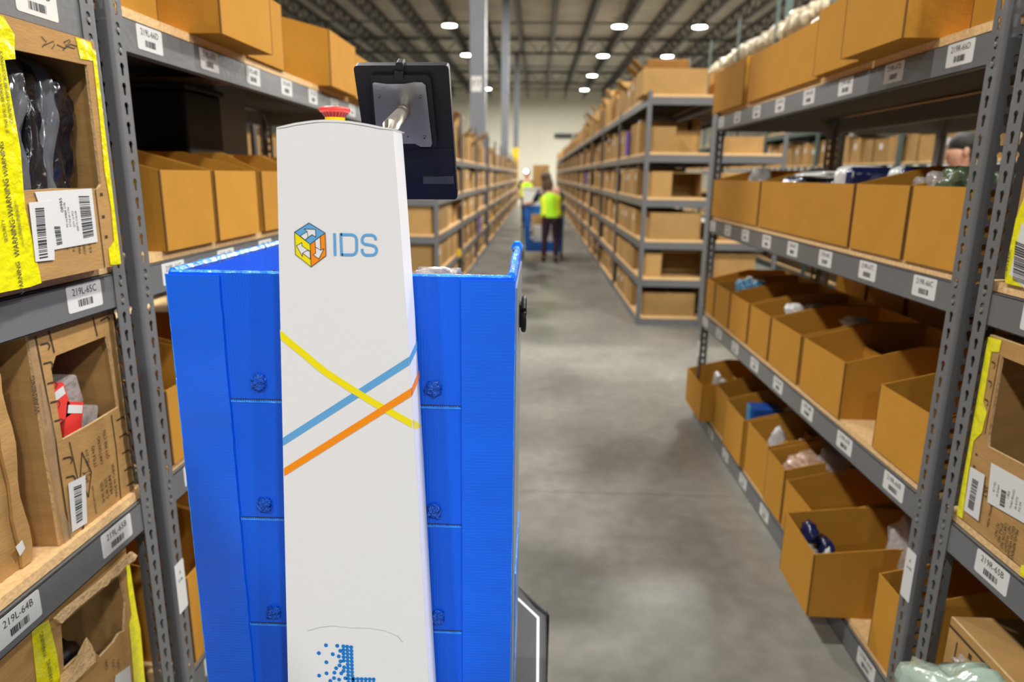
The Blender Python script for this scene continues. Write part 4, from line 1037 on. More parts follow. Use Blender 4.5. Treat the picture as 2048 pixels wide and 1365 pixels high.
# dotted emblem low on the column
b = MB()
def dot(u, v): 
    x, z = pY(540 + u / 6.024, 1200 + v / 6.024); b.flat([[(x + .0031 * math.cos(2 * PI * k / 14), z + .0035 * math.sin(2 * PI * k / 14)) for k in range(14)]], lambda a, c: (a, CY0 - .001, c))
for q in ((676, 547), (812, 553), (590, 641), (848, 614), (758, 654), (831, 680), (681, 751), (852, 741), (840, 789), (799, 823), (778, 877), (683, 885), (594, 912), (861, 885), (773, 942), (834, 960), (910, 944), (729, 976), (895, 812), (888, 855), (640, 1010), (790, 1010), (870, 1020), (690, 1050), (600, 1060), (760, 1070), (840, 1075)): dot(*q)
for r_ in range(5): dot(886 + r_, 560 + r_ * 43)
for r_ in range(13): 
    dot(932 + r_ * 1.5, 563 + r_ * 43); dot(980 + r_ * 1.5, 570 + r_ * 43)
for r_ in range(4):
    for k in range(6): dot(1012 + k * 47.5, 952 + r_ * 43 + k * 1.0)
b.build('dotted_emblem', 'dotblue', rb)
b = MB()
b.tube([(pY(u, v)[0], CY0 - .0004, pY(u, v)[1]) for u, v in ((615, 1262), (640, 1255), (664, 1252), (700, 1256), (740, 1257), (770, 1262), (795, 1272), (806, 1285))], .0007, 6); b.build('scuff_line', 'scuff', rb)
# tablet
TL, TR_, BR_, BL_ = [Vector(p) for p in (ony(711, 131, 1.08), ony(897, 131, 1.08), ony(915, 399, 1.17), ony(742, 399, 1.17))]
ux = ((TR_ - TL) + (BR_ - BL_)).normalized(); uz = ((TL - BL_) + (TR_ - BR_)); uz = (uz - ux * uz.dot(ux)).normalized(); un = ux.cross(uz)   # un points away from camera (+Y)
if un.y < 0: un = -un
ctr = (TL + TR_ + BR_ + BL_) / 4; TW = ((TR_ - TL).length + (BR_ - BL_).length) / 2; TH = ((TL - BL_).length + (TR_ - BR_).length) / 2
def tf(a, c, d=0): return ctr + ux * a + uz * c + un * d
def tp(u, v):    # pixel to tablet plane coords
    d = Vector(ray(u, v)); t_ = (ctr - Vector(CAM)).dot(un) / d.dot(un); p = Vector(CAM) + d * t_ - ctr; return (p.dot(ux), p.dot(uz))
b = MB(); b.plate([rrect(TW, TH, .006)], lambda a, c: tf(a, c, 0), un * .016); tb = b.build('tablet', 'black', rb, bevel=.003)
b = MB(); b.plate([rrect(TW - .02, TH - .02, .003)], lambda a, c: tf(a, c, .0165), un * .0005); b.build('screen', 'ink', tb, root_loc(rb))
b = MB(); pts = [tp(*q) for q in ((744, 148), (856, 148), (862, 156), (876, 280), (870, 290), (760, 290), (750, 280), (743, 160))]
b.plate([pts], lambda a, c: tf(a, c, -.009), un * .009); b.build('raised_back', 'black', tb, root_loc(rb), bevel=.003)
b = MB(); pts = [tp(*q) for q in ((748, 162), (752, 160), (775, 163), (810, 163), (830, 160), (846, 160), (853, 165), (866, 282), (863, 288), (843, 288), (832, 282), (760, 282), (756, 270))]
b.plate([pts], lambda a, c: tf(a, c, -.0115), un * .002); 
for q in ((762, 188), (843, 189), (851, 269)): x, z = tp(*q); b.tube([tf(x, z, -.013), tf(x, z, -.0115)], .0028, 10)
b.build('mount_plate', 'steel', tb, root_loc(rb), bevel=.0006)
b = MB()
for q in ((803, 268), (818, 268), (762, 189), (843, 190), (851, 270)): x, z = tp(*q); b.tube([tf(x, z, -.0137 if q[1] < 260 or q[0] > 830 else -.0119), tf(x, z, -.0112)], .0015, 8)
b.build('screw_hole', 'ink', tb, root_loc(rb))
b = MB(); x, z = tp(800, 128); b.plate([rrect(.011, .022, .003)], lambda a, c: tf(x + a, z - .007 + c, -.006), un * .02); x2, z2 = tp(800, 148); b.plate([rrect(.013, .012, .002)], lambda a, c: tf(x2 + a, z2 + c, -.012), un * .01); b.build('camera_nub', 'black', tb, root_loc(rb), bevel=.001)
b = MB(); pts = [tp(*q) for q in ((846, 352), (906, 352), (907, 366), (848, 366))]; b.plate([pts], lambda a, c: tf(a, c, -.002), un * .004); b.build('grip_bar', 'base', tb, root_loc(rb), bevel=.001)
b = MB(); pts = [tp(*q) for q in ((838, 296), (905, 296), (913, 396), (846, 396))]; b.plate([pts], lambda a, c: tf(a, c, -.0012), un * .002); b.build('back_cover', 'black', tb, root_loc(rb))
x, z = tp(808, 218); hub = tf(x, z, -.011)
aa = ony(771, 258, 1.0)
b = MB(); b.tube([tf(x, z, -.020), tf(x, z, -.011)], [.009, .012], 16)
b.tube([tf(x + .002, z - .002, -.014), tf(x, z + .001, -.022), Vector(aa) + Vector((.006, .008, .004)), Vector(aa) + Vector((0, 0, -.03))], [.0085, .0098, .0115, .0115], 16)
b.build('tablet_arm', 'castm', rb, smooth=True)
b = MB(); q = Vector(aa); b.box(q.x - .012, q.x + .006, q.y - .012, q.y + .01, q.z - .012, q.z + .0015); b.build('arm_bracket', 'steel', rb, bevel=.001)
# base
cx0 = -.29; hwB = .335; yb0, yb1 = .80, 1.715; zb1 = .35
oct_ = [(cx0 - hwB, yb0 + .12), (cx0 - hwB + .12, yb0), (cx0 + hwB - .12, yb0), (cx0 + hwB, yb0 + .12), (cx0 + hwB + .004, 1.625), (cx0 + hwB - .085, 1.755), (cx0 - hwB + .085, 1.755), (cx0 - hwB, 1.625)]
def shrink(pts, d):
    c = Vector((cx0, 1.2)); out = []
    n = len(pts)
    for i in range(n):
        p0, p1, p2 = [Vector(pts[j % n]) for j in (i - 1, i, i + 1)]
        n1 = Vector((-(p1 - p0).y, (p1 - p0).x)).normalized(); n2 = Vector((-(p2 - p1).y, (p2 - p1).x)).normalized()
        k = (n1 + n2).normalized(); out.append(tuple(p1 + k * d / max(.4, k.dot(n1))))
    return out
b = MB(); b.plate([oct_], lambda a, c: (a, c, zb1), (0, 0, -.24)); b.build('base_body', 'base', rb, bevel=.012)
b = MB(); b.plate([shrink(oct_, .020), shrink(oct_, .026)[::-1]], lambda a, c: (a, c, zb1 - .001), (0, 0, .0025)); b.build('light_strip', 'led', rb)
b = MB(); b.plate([shrink(oct_, .028)], lambda a, c: (a, c, zb1 - .0005), (0, 0, .0015)); b.build('deck_plate', 'base', rb)
b = MB(); b.box(BX0 + .03, BX1 - .03, BY0 + .01, BY1 - .02, zb1, BZ0 - .0005); b.build('carrier_platform', 'base', rb)
for i, (x, y) in enumerate(((cx0 - .25, .95), (cx0 + .25, .95), (cx0 - .25, 1.58), (cx0 + .25, 1.58))):
    b = MB(); b.tube([(x - .025, y, .06), (x + .025, y, .06)], .06, 20); b.tube([(x - .005, y, .06), (x + .005, y, .13)], .02, 8); b.build('wheel', 'rubber', rb)

# ------------------------------------------------------------------ far cartons
def far_protos():
    P_ = []
    def fin(b, mats=('carton_far', 'carton_tape', 'paper', 'bin_edge')): 
        me_o = b.build('cardboard_box', list(mats), None, (0, 0, 0)); COL.objects.unlink(me_o); return me_o.data
    # unit box: front (aisle) face at x=0, body +x, width 1 on y, height 1
    b = MB(); b.box(0, 1, -.5, .5, 0, 1); b.box(-.002, 0, -.06, .06, .75, 1, 1); b.box(0, 1, -.05, .05, 1, 1.004, 1); P_.append(fin(b))
    def open_(b, t=.03):
        b.box(0, t * .5, -.5, .5, 0, 1); b.box(1 - t, 1, -.5, .5, 0, 1); b.box(t * .5, 1 - t, -.5, -.5 + t, 0, 1); b.box(t * .5, 1 - t, .5 - t, .5, 0, 1); b.box(t, 1 - t, -.5 + t, .5 - t, 0, .04)
    b = MB(); open_(b); b.box(-.003, 0, -.12, .12, .55, .8, 2); P_.append(fin(b))
    b = MB(); open_(b)
    b.hexa([(-.02, -.48, 1), (0, -.48, 1), (0, .48, 1), (-.02, .48, 1), (-.22, -.48, 1.28), (-.20, -.48, 1.3), (-.20, .48, 1.3), (-.22, .48, 1.28)])
    b.hexa([(.05, -.5, 1), (.95, -.5, 1), (.95, -.48, 1), (.05, -.48, 1), (.08, -.68, 1.22), (.92, -.68, 1.22), (.92, -.66, 1.24), (.08, -.66, 1.24)]); P_.append(fin(b))
    b = MB(); open_(b); b.box(.1, .8, -.40, -.02, .1, 1.15, 2); b.box(.1, .75, .02, .38, .1, 1.05, 1); P_.append(fin(b))
    b = MB(); open_(b); b.hexa([(0, .5, 1), (.9, .5, 1), (.9, .48, 1), (0, .48, 1), (.05, .62, 1.35), (.85, .62, 1.35), (.85, .60, 1.36), (.05, .60, 1.36)])
    b.hexa([(-.02, -.48, 1), (0, -.48, 1), (0, .48, 1), (-.02, .48, 1), (-.10, -.45, 1.25), (-.08, -.45, 1.27), (-.08, .40, 1.38), (-.10, .40, 1.36)]); P_.append(fin(b))
    return P_
FP = far_protos()
ADJ = ['closed brown box', 'open box with a pale label', 'open box with raised flaps', 'open box with goods showing', 'open box with a ragged flap']
def fbox(side, xf, yc, z, w, d, h, kind, label, group, yaw=0):
    o = bpy.data.objects.new('cardboard_box', FP[kind]); COL.objects.link(o)
    o.location = (xf, yc, z); o.scale = (side * d, w, h); o.rotation_euler.z = yaw
    return tag(o, label, 'cardboard box', group)
def stuff_boxes(name, items, label, group=None):
    b = MB()
    for side, xf, yc, z, w, d, h in items: b.box(xf, xf + side * d, yc - w / 2, yc + w / 2, z, z + h)
    o = b.build(name, 'carton_far', None, (items[0][1], items[0][2], 0)); tag(o, label, 'cardboard boxes', group, 'stuff')
SH = {0: 'lowest', 1: 'second', 2: 'third', 3: 'fourth', 4: 'fifth', 5: 'top'}
rnd = random.Random(11)
def fill(side, xf, ys, levels, hts, nb, who, maxind, skip=None, top=None):
    rest = []
    for bi, y0 in enumerate(ys):
        for li, z in enumerate(levels):
            if skip and (bi, li) in skip: continue
            y = y0 + .07 + (.42 if bi == 0 and side > 0 and li > 0 and False else 0); k = 0
            end = y0 + 2.36 - .09
            zz = z + .026
            while y < end - .2:
                w = rnd.uniform(.30, .48); w = min(w, end - y)
                gap = (levels[li + 1] - .07 - zz) if li + 1 < len(levels) else .62
                h = min(gap - .03, rnd.uniform(*hts)) if li + 1 < len(levels) else rnd.uniform(.22, .42)
                last = li == len(levels) - 1
                kind = rnd.choice((1, 3, 0, 1, 2) if not last else (2, 4, 3, 2, 0, 4))
                if kind in (2, 4) and not last: h = min(h, (gap - .03) / 1.4)
                x = xf + side * rnd.uniform(.0, .05)
                k += 1
                if bi < maxind:
                    fbox(side, x, y + w / 2, zz, w - .02, rnd.uniform(.42, .56), h, kind,
                         '%s, %s on the %s shelf, %s bay, %s' % (ADJ[kind], ORD[k], SH[li] if li < len(levels) - 1 else 'top', ORD[bi + 1], who), 'boxes on the ' + who, rnd.uniform(-.05, .05) if last else 0)
                else: rest.append((side, x, y + w / 2, zz, w - .02, .5, h))
                y += w + rnd.choice((0, .01, .01, .03, .10))
    return rest
E0 = {(0, l) for l in range(6)}
rest = fill(1, XRF + .012, ysRf, LF_R, (.22, .36), 6, 'six-shelf row', 4, skip=E0)
stuff_boxes('stacked_cardboard_boxes', rest, 'countless brown boxes filling the distant bays of the six-shelf row')
rest = fill(-1, XLF - .012, ysLf, LF_L, (.24, .34), 6, 'column row', 4)
stuff_boxes('stacked_cardboard_boxes', rest, 'countless brown boxes filling the distant bays of the column row')
# first bay of the right far row, seen end-on
def eb(u0, v0, u1, v1, li, depth, kind, label, y=7.09, open_front=False):
    a = ony(u0, v0, y); c = ony(u1, v1, y); x0, x1 = a[0], c[0]; z0 = LF_R[li] + .026; h = a[2] - z0
    if open_front:
        r = empty('cardboard_box', ((x0 + x1) / 2, y, z0), label, 'cardboard box', 'boxes facing the near end of the six-shelf row')
        b = MB(); t = .006
        b.box(x0, x0 + t, y, y + depth, z0, z0 + h); b.box(x1 - t, x1, y, y + depth, z0, z0 + h); b.box(x0 + t, x1 - t, y + depth - t, y + depth, z0, z0 + h); b.box(x0 + t, x1 - t, y, y + depth - t, z0, z0 + t); b.box(x0 + t, x1 - t, y, y + depth - t, z0 + h - t, z0 + h); b.build('shell', 'carton_far', r)
        return
    b = MB(); b.box(x0, x1, y, y + depth, z0, z0 + h); xm = (x0 + x1) / 2; b.box(xm - .025, xm + .025, y, y + depth, z0 + h, z0 + h + .001, 1)
    o = b.build('cardboard_box', ['carton_far', 'carton_tape'], None, (xm, y, z0), bevel=.003); tag(o, label, 'cardboard box', 'boxes facing the near end of the six-shelf row')
eb(1288, 136, 1413, 190, 5, .50, 0, 'big pale closed box on top of the six-shelf row end')
eb(1306, 253, 1350, 306, 4, .42, 0, 'square box next to the aisle post, fifth shelf at the row end')
eb(1352, 262, 1399, 294, 4, .30, 0, 'lower box beside the square one, fifth shelf at the row end', 7.30)
eb(1386, 238, 1398, 300, 4, .25, 0, 'narrow upright box standing darkly on the fifth shelf at the row end', 7.62)
eb(1304, 343, 1343, 392, 3, .42, 0, 'square box on the fourth shelf at the row end')
eb(1345, 345, 1402, 392, 3, .42, 0, 'dark open box on the fourth shelf at the row end', open_front=True)
eb(1301, 425, 1400, 470, 2, .42, 0, 'wide box on the third shelf at the row end')
eb(1292, 506, 1322, 556, 1, .42, 0, 'narrow box on the second shelf at the row end')
eb(1324, 503, 1410, 556, 1, .42, 0, 'dark open box on the second shelf at the row end', open_front=True)
eb(1287, 586, 1387, 637, 0, .42, 0, 'wide box on the lowest shelf at the row end')
for li, (ua, ub, v) in enumerate(((1440, 1510, 590), (1428, 1512, 507), (1440, 1530, 430), (1440, 1520, 345), (1442, 1528, 277), (1440, 1520, 135))):
    a = ony(ua, v, 7.12); c = ony(ub, v, 7.12); z0 = LF_R[li] + .026; b = MB(); hh = min(max(.16, a[2] - z0), (LF_R[li + 1] - .09 - z0) if li < 5 else .4)
    b.box(a[0], c[0], 7.12, 7.55, z0, z0 + hh); b.box((a[0] + c[0]) / 2 - .02, (a[0] + c[0]) / 2 + .02, 7.12, 7.55, z0 + hh, z0 + hh + .001, 1)
    o = b.build('cardboard_box', ['carton_far', 'carton_tape'], None, (a[0], 7.12, z0), bevel=.003); tag(o, 'box on the %s shelf of the bay backing the six-shelf row end' % SH[li], 'cardboard box', 'boxes facing the near end of the backing row')
# rest of that first bay along the aisle
for li, z in enumerate(LF_R):
    y = 7.66; k = 0
    while y < 9.1:
        w = rnd.uniform(.26, .42); kind = rnd.choice((1, 3, 0, 2)) if li == 5 else rnd.choice((1, 0, 3, 1)); k += 1
        h = rnd.uniform(.24, .34); 
        if li < 5: h = min(h, LF_R[li + 1] - .07 - z - .08)
        fbox(1, XRF + .02, y + w / 2, z + .026, w - .02, .5, h, kind, '%s, %s behind the end boxes, %s shelf, six-shelf row' % (ADJ[kind], ORD[k], SH[li]), 'boxes on the six-shelf row'); y += w + .01
for i, (y, z, m_) in enumerate(((8.35, LF_R[4], 'purple'), (15.2, LF_R[3], 'purple'), (12.0, LF_L[1], 'purple'))):
    xs = XRF + .0 if i < 2 else XLF
    b = MB(); s_ = 1 if i < 2 else -1; b.box(xs - s_ * .03, xs + s_ * .005, y, y + .10, z + .027, z + .30); o = b.build('printed_carton', m_, None, (xs, y, z)); tag(o, ['violet printed carton on the fifth shelf of the six-shelf row', 'violet printed carton further along the six-shelf row', 'violet carton low on the column row'][i], 'carton')
for i, (u, v) in enumerate(((920, 507), (985, 433))):
    y, z = onx(u, v, XLF + .02)[1:]; li = min(range(5), key=lambda q: abs(LF_L[q] + .1 - z)); b = MB(); b.box(XLF - .01, XLF + .03, y - .06, y + .06, z - .04, z + .05); o = b.build('hanging_tag', 'yel', None, (XLF, y, z)); tag(o, ['orange tag stuck low on the column row', 'orange tag further along the column row'][i], 'tag')
# end-on boxes of the left far row
for li, (v0, u0, u1) in enumerate(((None, 0, 0), (492, 800, 872), (412, 800, 872), (330, 800, 872))):
    if v0 is None: continue
    z0 = LF_L[li] + .026; b = MB(); b.box(-1.60, -1.07, 7.02 + .06, 7.5, z0, z0 + (.28 if li < 4 else .3)); o = b.build('cardboard_box', 'carton_far', None, (-1.3, 7.1, z0), bevel=.003); tag(o, 'wide box on the %s shelf at the near end of the column row' % SH[li], 'cardboard box', 'boxes facing the near end of the left far row')
# row seen through the left shelf
for k in range(16):
    y = 7.2 + k * .56; kind = rnd.choice((0, 2, 4, 1)); fbox(-1, -3.77, y, 1.686, .5, .5, rnd.uniform(.2, .30), kind, '%s glimpsed beside the white column, %s from the near end' % (ADJ[kind], ordn(k + 1)), 'boxes glimpsed beside the white column')
b = MB(); p = ony(476, 300, 6.2); b.box(p[0] - .03, p[0] + .03, 6.2, 6.26, 0, 1.82); o = b.build('marker_post', 'purple', None, (p[0], 6.2, 0)); tag(o, 'violet blue marker post beside the grey column behind the bins', 'post')
# goods on the tall rack beyond the next aisle
for k in range(46):
    y = 5.15 + k * .34; w = .30; bi = int((y - 5.0) / 2.36); kind = rnd.choice((0, 1, 1, 3))
    o = bpy.data.objects.new('paper_file_box', FP[kind]); COL.objects.link(o); o.location = (XN + .02, y, 1.692); o.scale = (.45, w, rnd.uniform(.26, .36)); o.rotation_euler.z = rnd.uniform(-.12, .12)
    tag(o, 'brown box on the tall green rack, %s from its near end, behind shelf 219R-66C' % ordn(k + 1), 'cardboard box', 'brown boxes on the tall rack seen behind shelf 219R-66C')
bagp = []
for k in range(72):
    y = 8.6 + k * .155; hh = rnd.uniform(.26, .44)
    if len(bagp) < 4:
        o = crumple('bagged_goods', (0, 0, 0), (.22, .085, .5), 'bagged', 7 + k, '', 'bag', .28, sub=3, boxy=.3); bagp.append(o)
    else: o = rnd.choice(bagp).copy(); COL.objects.link(o)
    o.location = (XN + .22, y, 3.71 + hh * .5); o.scale = (1, 1, hh); o.rotation_euler.z = rnd.choice((0, PI, .25, 3.4))
    tag(o, 'cream bagged goods high on the tall green rack, %s from its end' % ordn(k + 1), 'bag', 'cream bagged goods on the high shelf of the tall green rack')
b = MB()
for k in range(60):
    y = 5.2 + k * .27
    if int((y - 5) / 2.36) < 7: b.box(XN - .0042, XN - .0032, y, y + .10, 1.600, 1.655)
o = b.build('label_strip', 'paper', None, (XN, 5.2, 1.6)); tag(o, 'row of white labels along a tall green rack beam', 'label strip')

# ------------------------------------------------------------------ people
def skin(name, verts, edges, radii, mt, parent, root=0, sub=2, origin=(0, 0, 0)):
    me = bpy.data.meshes.new(name); me.from_pydata([tuple(np.array(v) - np.array(origin)) for v in verts], edges, [])
    o = bpy.data.objects.new(name, me); COL.objects.link(o); o.parent = parent
    o.modifiers.new('k', 'SKIN'); 
    if not me.skin_vertices: me.attributes.new('skin', 'FLOAT', 'POINT')
    for i, r in enumerate(radii):
        r = r if isinstance(r, tuple) else (r, r); me.skin_vertices[0].data[i].radius = r
        me.skin_vertices[0].data[i].use_root = (i == root)
    s = o.modifiers.new('s', 'SUBSURF'); s.levels = s.render_levels = sub
    o.data.materials.append(M[mt])
    o.modifiers['k'].use_smooth_shade = True
    return o
def ellip(b, c, r, n=20, m_=14, mi=0, fn=None):
    base = len(b.v)
    for i in range(m_ + 1):
        th = PI * i / m_
        for k in range(n):
            ph = 2 * PI * k / n; d = Vector((math.sin(th) * math.cos(ph), math.sin(th) * math.sin(ph), math.cos(th))); s = fn(d) if fn else 1
            b.v.append((c[0] + r[0] * d.x * s, c[1] + r[1] * d.y * s, c[2] + r[2] * d.z * s))
    for i in range(m_):
        for k in range(n):
            k2 = (k + 1) % n; b.f.append((base + i * n + k, base + i * n + k2, base + (i + 1) * n + k2, base + (i + 1) * n + k)); b.m.append(mi)
def person(ox, oy, H, face, joints, mats, label, hair=None, vest=True, group=None, hair_long=False):
    """joints given for H=1.6 facing +Y, then scaled; face = heading angle"""
    s = H / 1.6; r = empty('person', (ox, oy, 0), label, 'person', group); r.rotation_euler.z = face
    J = {k: tuple(np.array(v) * s) for k, v in joints.items()}
    names = list(J); idx = {n: i for i, n in enumerate(names)}
    R_ = dict(pel=(.13, .10), wst=(.115, .09), chs=(.15, .10), nck=.05, hd0=.058, hd1=(.082, .095), hd2=(.078, .09), sl=.062, el=.040, wl=.028, hl=.032, sr=.062, er=.040, wr=.028, hr=.032,
              tl=.095, kl=.055, al=.037, fl=.035, tr=.095, kr=.055, ar=.037, fr=.035)
    chains = [('pel', 'wst'), ('wst', 'chs'), ('chs', 'nck'), ('nck', 'hd0'), ('hd0', 'hd1'), ('hd1', 'hd2'), ('chs', 'sl'), ('sl', 'el'), ('el', 'wl'), ('wl', 'hl'), ('chs', 'sr'), ('sr', 'er'), ('er', 'wr'), ('wr', 'hr'),
              ('pel', 'tl'), ('tl', 'kl'), ('kl', 'al'), ('al', 'fl'), ('pel', 'tr'), ('tr', 'kr'), ('kr', 'ar'), ('ar', 'fr')]
    def sub_(name, chs, mt, inc, root):
        ns = []
        for a, c in chs:
            for q in (a, c):
                if q not in ns: ns.append(q)
        rad = []
        for q in ns:
            v = R_[q]; v = v if isinstance(v, tuple) else (v, v); rad.append(((v[0] + inc) * s, (v[1] + inc) * s))
        return skin(name, [J[q] for q in ns], [(ns.index(a), ns.index(c)) for a, c in chs], rad, mt, r, ns.index(root))
    sub_('body', chains, 'skin', 0, 'pel')
    sub_('trousers', [('pel', 'tl'), ('tl', 'kl'), ('kl', 'al'), ('pel', 'tr'), ('tr', 'kr'), ('kr', 'ar')], mats[0], .012, 'pel')
    sub_('shirt', [('pel', 'wst'), ('wst', 'chs'), ('chs', 'sl'), ('chs', 'sr')] + ([('sl', 'el'), ('sr', 'er')] if mats[2] else []), mats[1], .012, 'chs')
    # fingers
    b = MB()
    for hnd, w in (('hl', 'wl'), ('hr', 'wr')):
        h = Vector(J[hnd]); d = (h - Vector(J[w])).normalized(); sd = d.cross(Vector((0, 0, 1))).normalized()
        for k in range(4): b.tube([h + sd * (.024 * (k - 1.5) / 1.5), h + sd * (.028 * (k - 1.5) / 1.5) + d * (.045 + .006 * (k % 2)), h + sd * (.028 * (k - 1.5) / 1.5) + d * .07 + Vector((0, 0, -.018))], [.010, .009, .007], 6)
        b.tube([h + sd * .02, h + sd * .05 + d * .025], [.011, .008], 6)
    b.build('fingers', 'skin', r, (0, 0, 0), smooth=True)
    # shoes
    for f_, a_ in (('fl', 'al'), ('fr', 'ar')):
        b = MB(); a = Vector(J[a_]); f = Vector(J[f_]); ellip(b, ((a.x + f.x) / 2, (a.y + f.y) / 2, .045), (.045 * s, .125 * s, .046), 14, 8); b.build('shoe', 'rubber', r, (0, 0, 0), smooth=True)
    # face
    hc = (Vector(J['hd1']) + Vector(J['hd2'])) / 2
    b = MB(); b.tube([hc + Vector((0, .088, .01)) * s, hc + Vector((0, .112, -.02)) * s], [.010 * s, .015 * s], 8); b.build('nose', 'skin', r, (0, 0, 0), smooth=True)
    for q in (-1, 1):
        b = MB(); ellip(b, hc + Vector((q * .083, 0, -.005)) * s, (.012 * s, .02 * s, .03 * s), 8, 6); b.build('ear', 'skin', r, (0, 0, 0), smooth=True)
    for q in (-1, 1):
        b = MB(); ellip(b, hc + Vector((q * .032, .085, .012)) * s, (.012 * s, .008 * s, .007 * s), 8, 6); b.build('eye', 'hair_bl', r, (0, 0, 0))
        b = MB(); b.box(hc.x + (q * .032 - .018) * s, hc.x + (q * .032 + .018) * s, hc.y + .085 * s, hc.y + .094 * s, hc.z + .032 * s, hc.z + .038 * s); b.build('eyebrow', 'hair_bl', r, (0, 0, 0))
    b = MB(); b.box(hc.x - .022 * s, hc.x + .022 * s, hc.y + .08 * s, hc.y + .092 * s, hc.z - .055 * s, hc.z - .050 * s); b.build('mouth', 'darkred', r, (0, 0, 0))
    b = MB()
    if hair_long: ellip(b, hc + Vector((0, -.018, .028)) * s, (.096 * s, .108 * s, .10 * s), 22, 14)
    else:
        ellip(b, hc + Vector((0, -.028, .050)) * s, (.090 * s, .102 * s, .078 * s), 22, 14); ellip(b, hc + Vector((0, -.055, .0)) * s, (.084 * s, .062 * s, .085 * s), 20, 12)
    if hair_long:
        ellip(b, hc + Vector((.03, -.075, -.13)) * s, (.105 * s, .055 * s, .17 * s), 18, 14); ellip(b, hc + Vector((.07, -.09, -.27)) * s, (.07 * s, .04 * s, .16 * s), 16, 12)
    b.build('hair', hair, r, (0, 0, 0), smooth=True)
    if vest:
        b = MB(); p, c = Vector(J['pel']), Vector(J['chs']); n = 24; rows = []
        for k, (t_, wx, wy) in enumerate(((-.12, .21, .155), (.1, .20, .15), (.4, .185, .14), (.75, .20, .145), (1.0, .20, .13), (1.15, .12, .09))):
            q = p.lerp(c, t_); base = len(b.v); rows.append(base)
            for j in range(n): an = 2 * PI * j / n; b.v.append((q.x + wx * s * math.cos(an), q.y + wy * s * math.sin(an), q.z))
        for r0, r1 in zip(rows, rows[1:]):
            for j in range(n): b.f.append((r0 + j, r0 + (j + 1) % n, r1 + (j + 1) % n, r1 + j)); b.m.append(1 if (j in (14, 15, 20, 21, 2, 3, 8, 9)) else 0)
        b.build('safety_vest', ['vest', 'vest_y'], r, (0, 0, 0), smooth=True)
    return r
JW = dict(pel=(.10, 0, .86), wst=(.10, .01, 1.0), chs=(.07, .05, 1.20), nck=(.03, .07, 1.345), hd0=(.01, .08, 1.40), hd1=(-.01, .10, 1.46), hd2=(-.01, .10, 1.53), sl=(-.12, .06, 1.25), el=(-.22, .14, 1.07), wl=(-.34, .30, 1.03), hl=(-.38, .36, 1.03),
          sr=(.23, .07, 1.28), er=(.30, .16, 1.10), wr=(.26, .34, 1.05), hr=(.24, .40, 1.05), tl=(.02, 0, .80), kl=(-.01, .03, .45), al=(-.02, 0, .09), fl=(-.02, .10, .035), tr=(.18, 0, .80), kr=(.20, .03, .45), ar=(.20, 0, .09), fr=(.20, .10, .035))
w1 = person(.16, 12.25, 1.54, 0, JW, ('plum', 'navy', True), 'person seen from behind in a yellow green safety vest and dark leggings', 'hair_br', True, hair_long=True)
JS = dict(pel=(0, 0, .86), wst=(0, .0, 1.0), chs=(0, .0, 1.22), nck=(0, .01, 1.36), hd0=(0, .015, 1.41), hd1=(0, .02, 1.47), hd2=(0, .02, 1.54), sl=(-.17, 0, 1.29), el=(-.24, .02, 1.05), wl=(-.22, .14, .88), hl=(-.21, .18, .85), sr=(.17, 0, 1.29), er=(.24, .02, 1.05), wr=(.22, .14, .88), hr=(.21, .18, .85),
          tl=(-.08, 0, .80), kl=(-.09, .02, .45), al=(-.10, 0, .09), fl=(-.10, .10, .035), tr=(.08, 0, .80), kr=(.09, .02, .45), ar=(.10, 0, .09), fr=(.10, .10, .035))
w2 = person(-.30, 20.5, 1.62, PI, JS, ('rubber', 'navy', True), 'person in a yellow vest far down the aisle beyond the white tote', 'hair_bl', True)
b = MB(); ellip(b, (.03, .13, 1.60), (.045, .03, .04), 14, 10); b.build('head_lamp', 'lens', w2, (0, 0, 0), smooth=True)
w3 = person(3.20, 5.5, 1.82, PI / 2 - .1, JS, ('olive', 'olive', True), 'person with short dark hair in side view beyond the shelves', 'hair_bl', False)
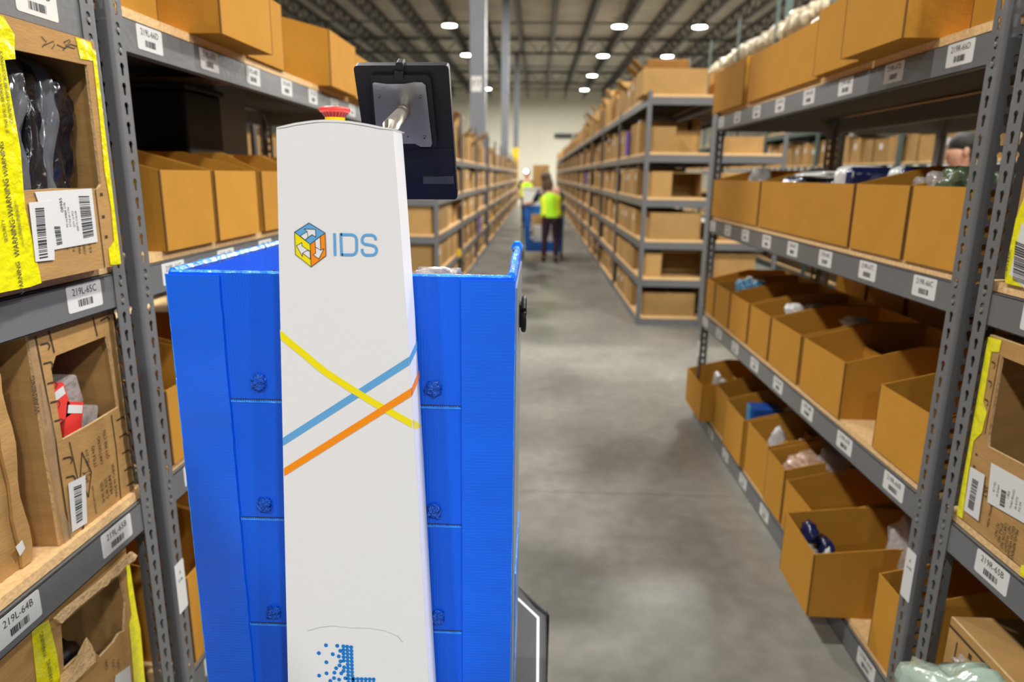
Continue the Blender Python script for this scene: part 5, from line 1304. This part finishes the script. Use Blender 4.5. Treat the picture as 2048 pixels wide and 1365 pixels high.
# worker's blue cart
ct = empty('picking_cart', (.12, 12.75, 0), 'blue plastic framed cart in front of the person in the yellow green vest', 'cart')
b = MB(); y0_, y1_ = 12.62, 13.10
b.plate([[(-.20, .14), (.47, .14), (.50, .96), (-.24, .96)], [(-.11, .32), (-.12, .82), (.38, .82), (.36, .32)]], lambda a, c: (a, y0_, c), (0, .03, 0)); b.build('front_frame', 'blue_cart', ct)
b = MB(); b.plate([[(-.20, .14), (.47, .14), (.50, .96), (-.24, .96)], [(-.11, .32), (-.12, .82), (.38, .82), (.36, .32)]], lambda a, c: (a, y1_, c), (0, .03, 0)); b.build('rear_frame', 'blue_cart', ct)
b = MB(); b.box(-.19, .46, y0_ + .03, y1_, .20, .23); b.build('lower_shelf', 'blue_cart', ct)
b = MB(); b.box(-.23, .49, y0_ + .03, y1_, .90, .93); b.build('upper_shelf', 'blue_cart', ct)
for x in (-.25, .47):
    b = MB(); b.box(x - .012, x + .012, y0_ - .02, y0_ + .01, .06, .98); b.build('upright', 'dark', ct)
for x in (-.24, .47):
    for y in (y0_, y1_):
        b = MB(); b.tube([(x - .015, y, .05), (x + .015, y, .05)], .05, 16); b.build('wheel', 'rubber', ct)
b = MB(); p = (-.26, 12.66); z = .931
t = .006
x0, x1, ya, yb_, hh = -.25, .14, 12.68, 13.05, .34
b.box(x0, x1, ya, ya + t, z, z + hh); b.box(x0, x1, yb_ - t, yb_, z, z + hh); b.box(x0, x0 + t, ya + t, yb_ - t, z, z + hh); b.box(x1 - t, x1, ya + t, yb_ - t, z, z + hh); b.box(x0 + t, x1 - t, ya + t, yb_ - t, z, z + t)
b.box(x0 - .012, x1 + .012, ya - .012, ya, z + hh - .025, z + hh); o = b.build('white_tote', 'film_white', None, (x0, ya, z), bevel=.003); tag(o, 'white open tote standing on the blue cart', 'tote')
b = MB(); b.box(-.05, .42, 12.66, 13.05, .2305, .60); o = b.build('white_parcel', 'film_white', None, (.1, 12.8, .2305), bevel=.01); tag(o, 'whitish parcel on the lower shelf of the blue cart', 'parcel')
b = MB(); b.box(-.12, .30, 18.4, 18.9, 0, 1.75); b.box(.07, .10, 18.39, 18.4, 0, 1.75, 1); o = b.build('carton_stack', ['carton_far', 'carton_tape'], None, (.1, 18.6, 0), bevel=.01); tag(o, 'tall brown carton standing in the aisle beyond the cart', 'carton')
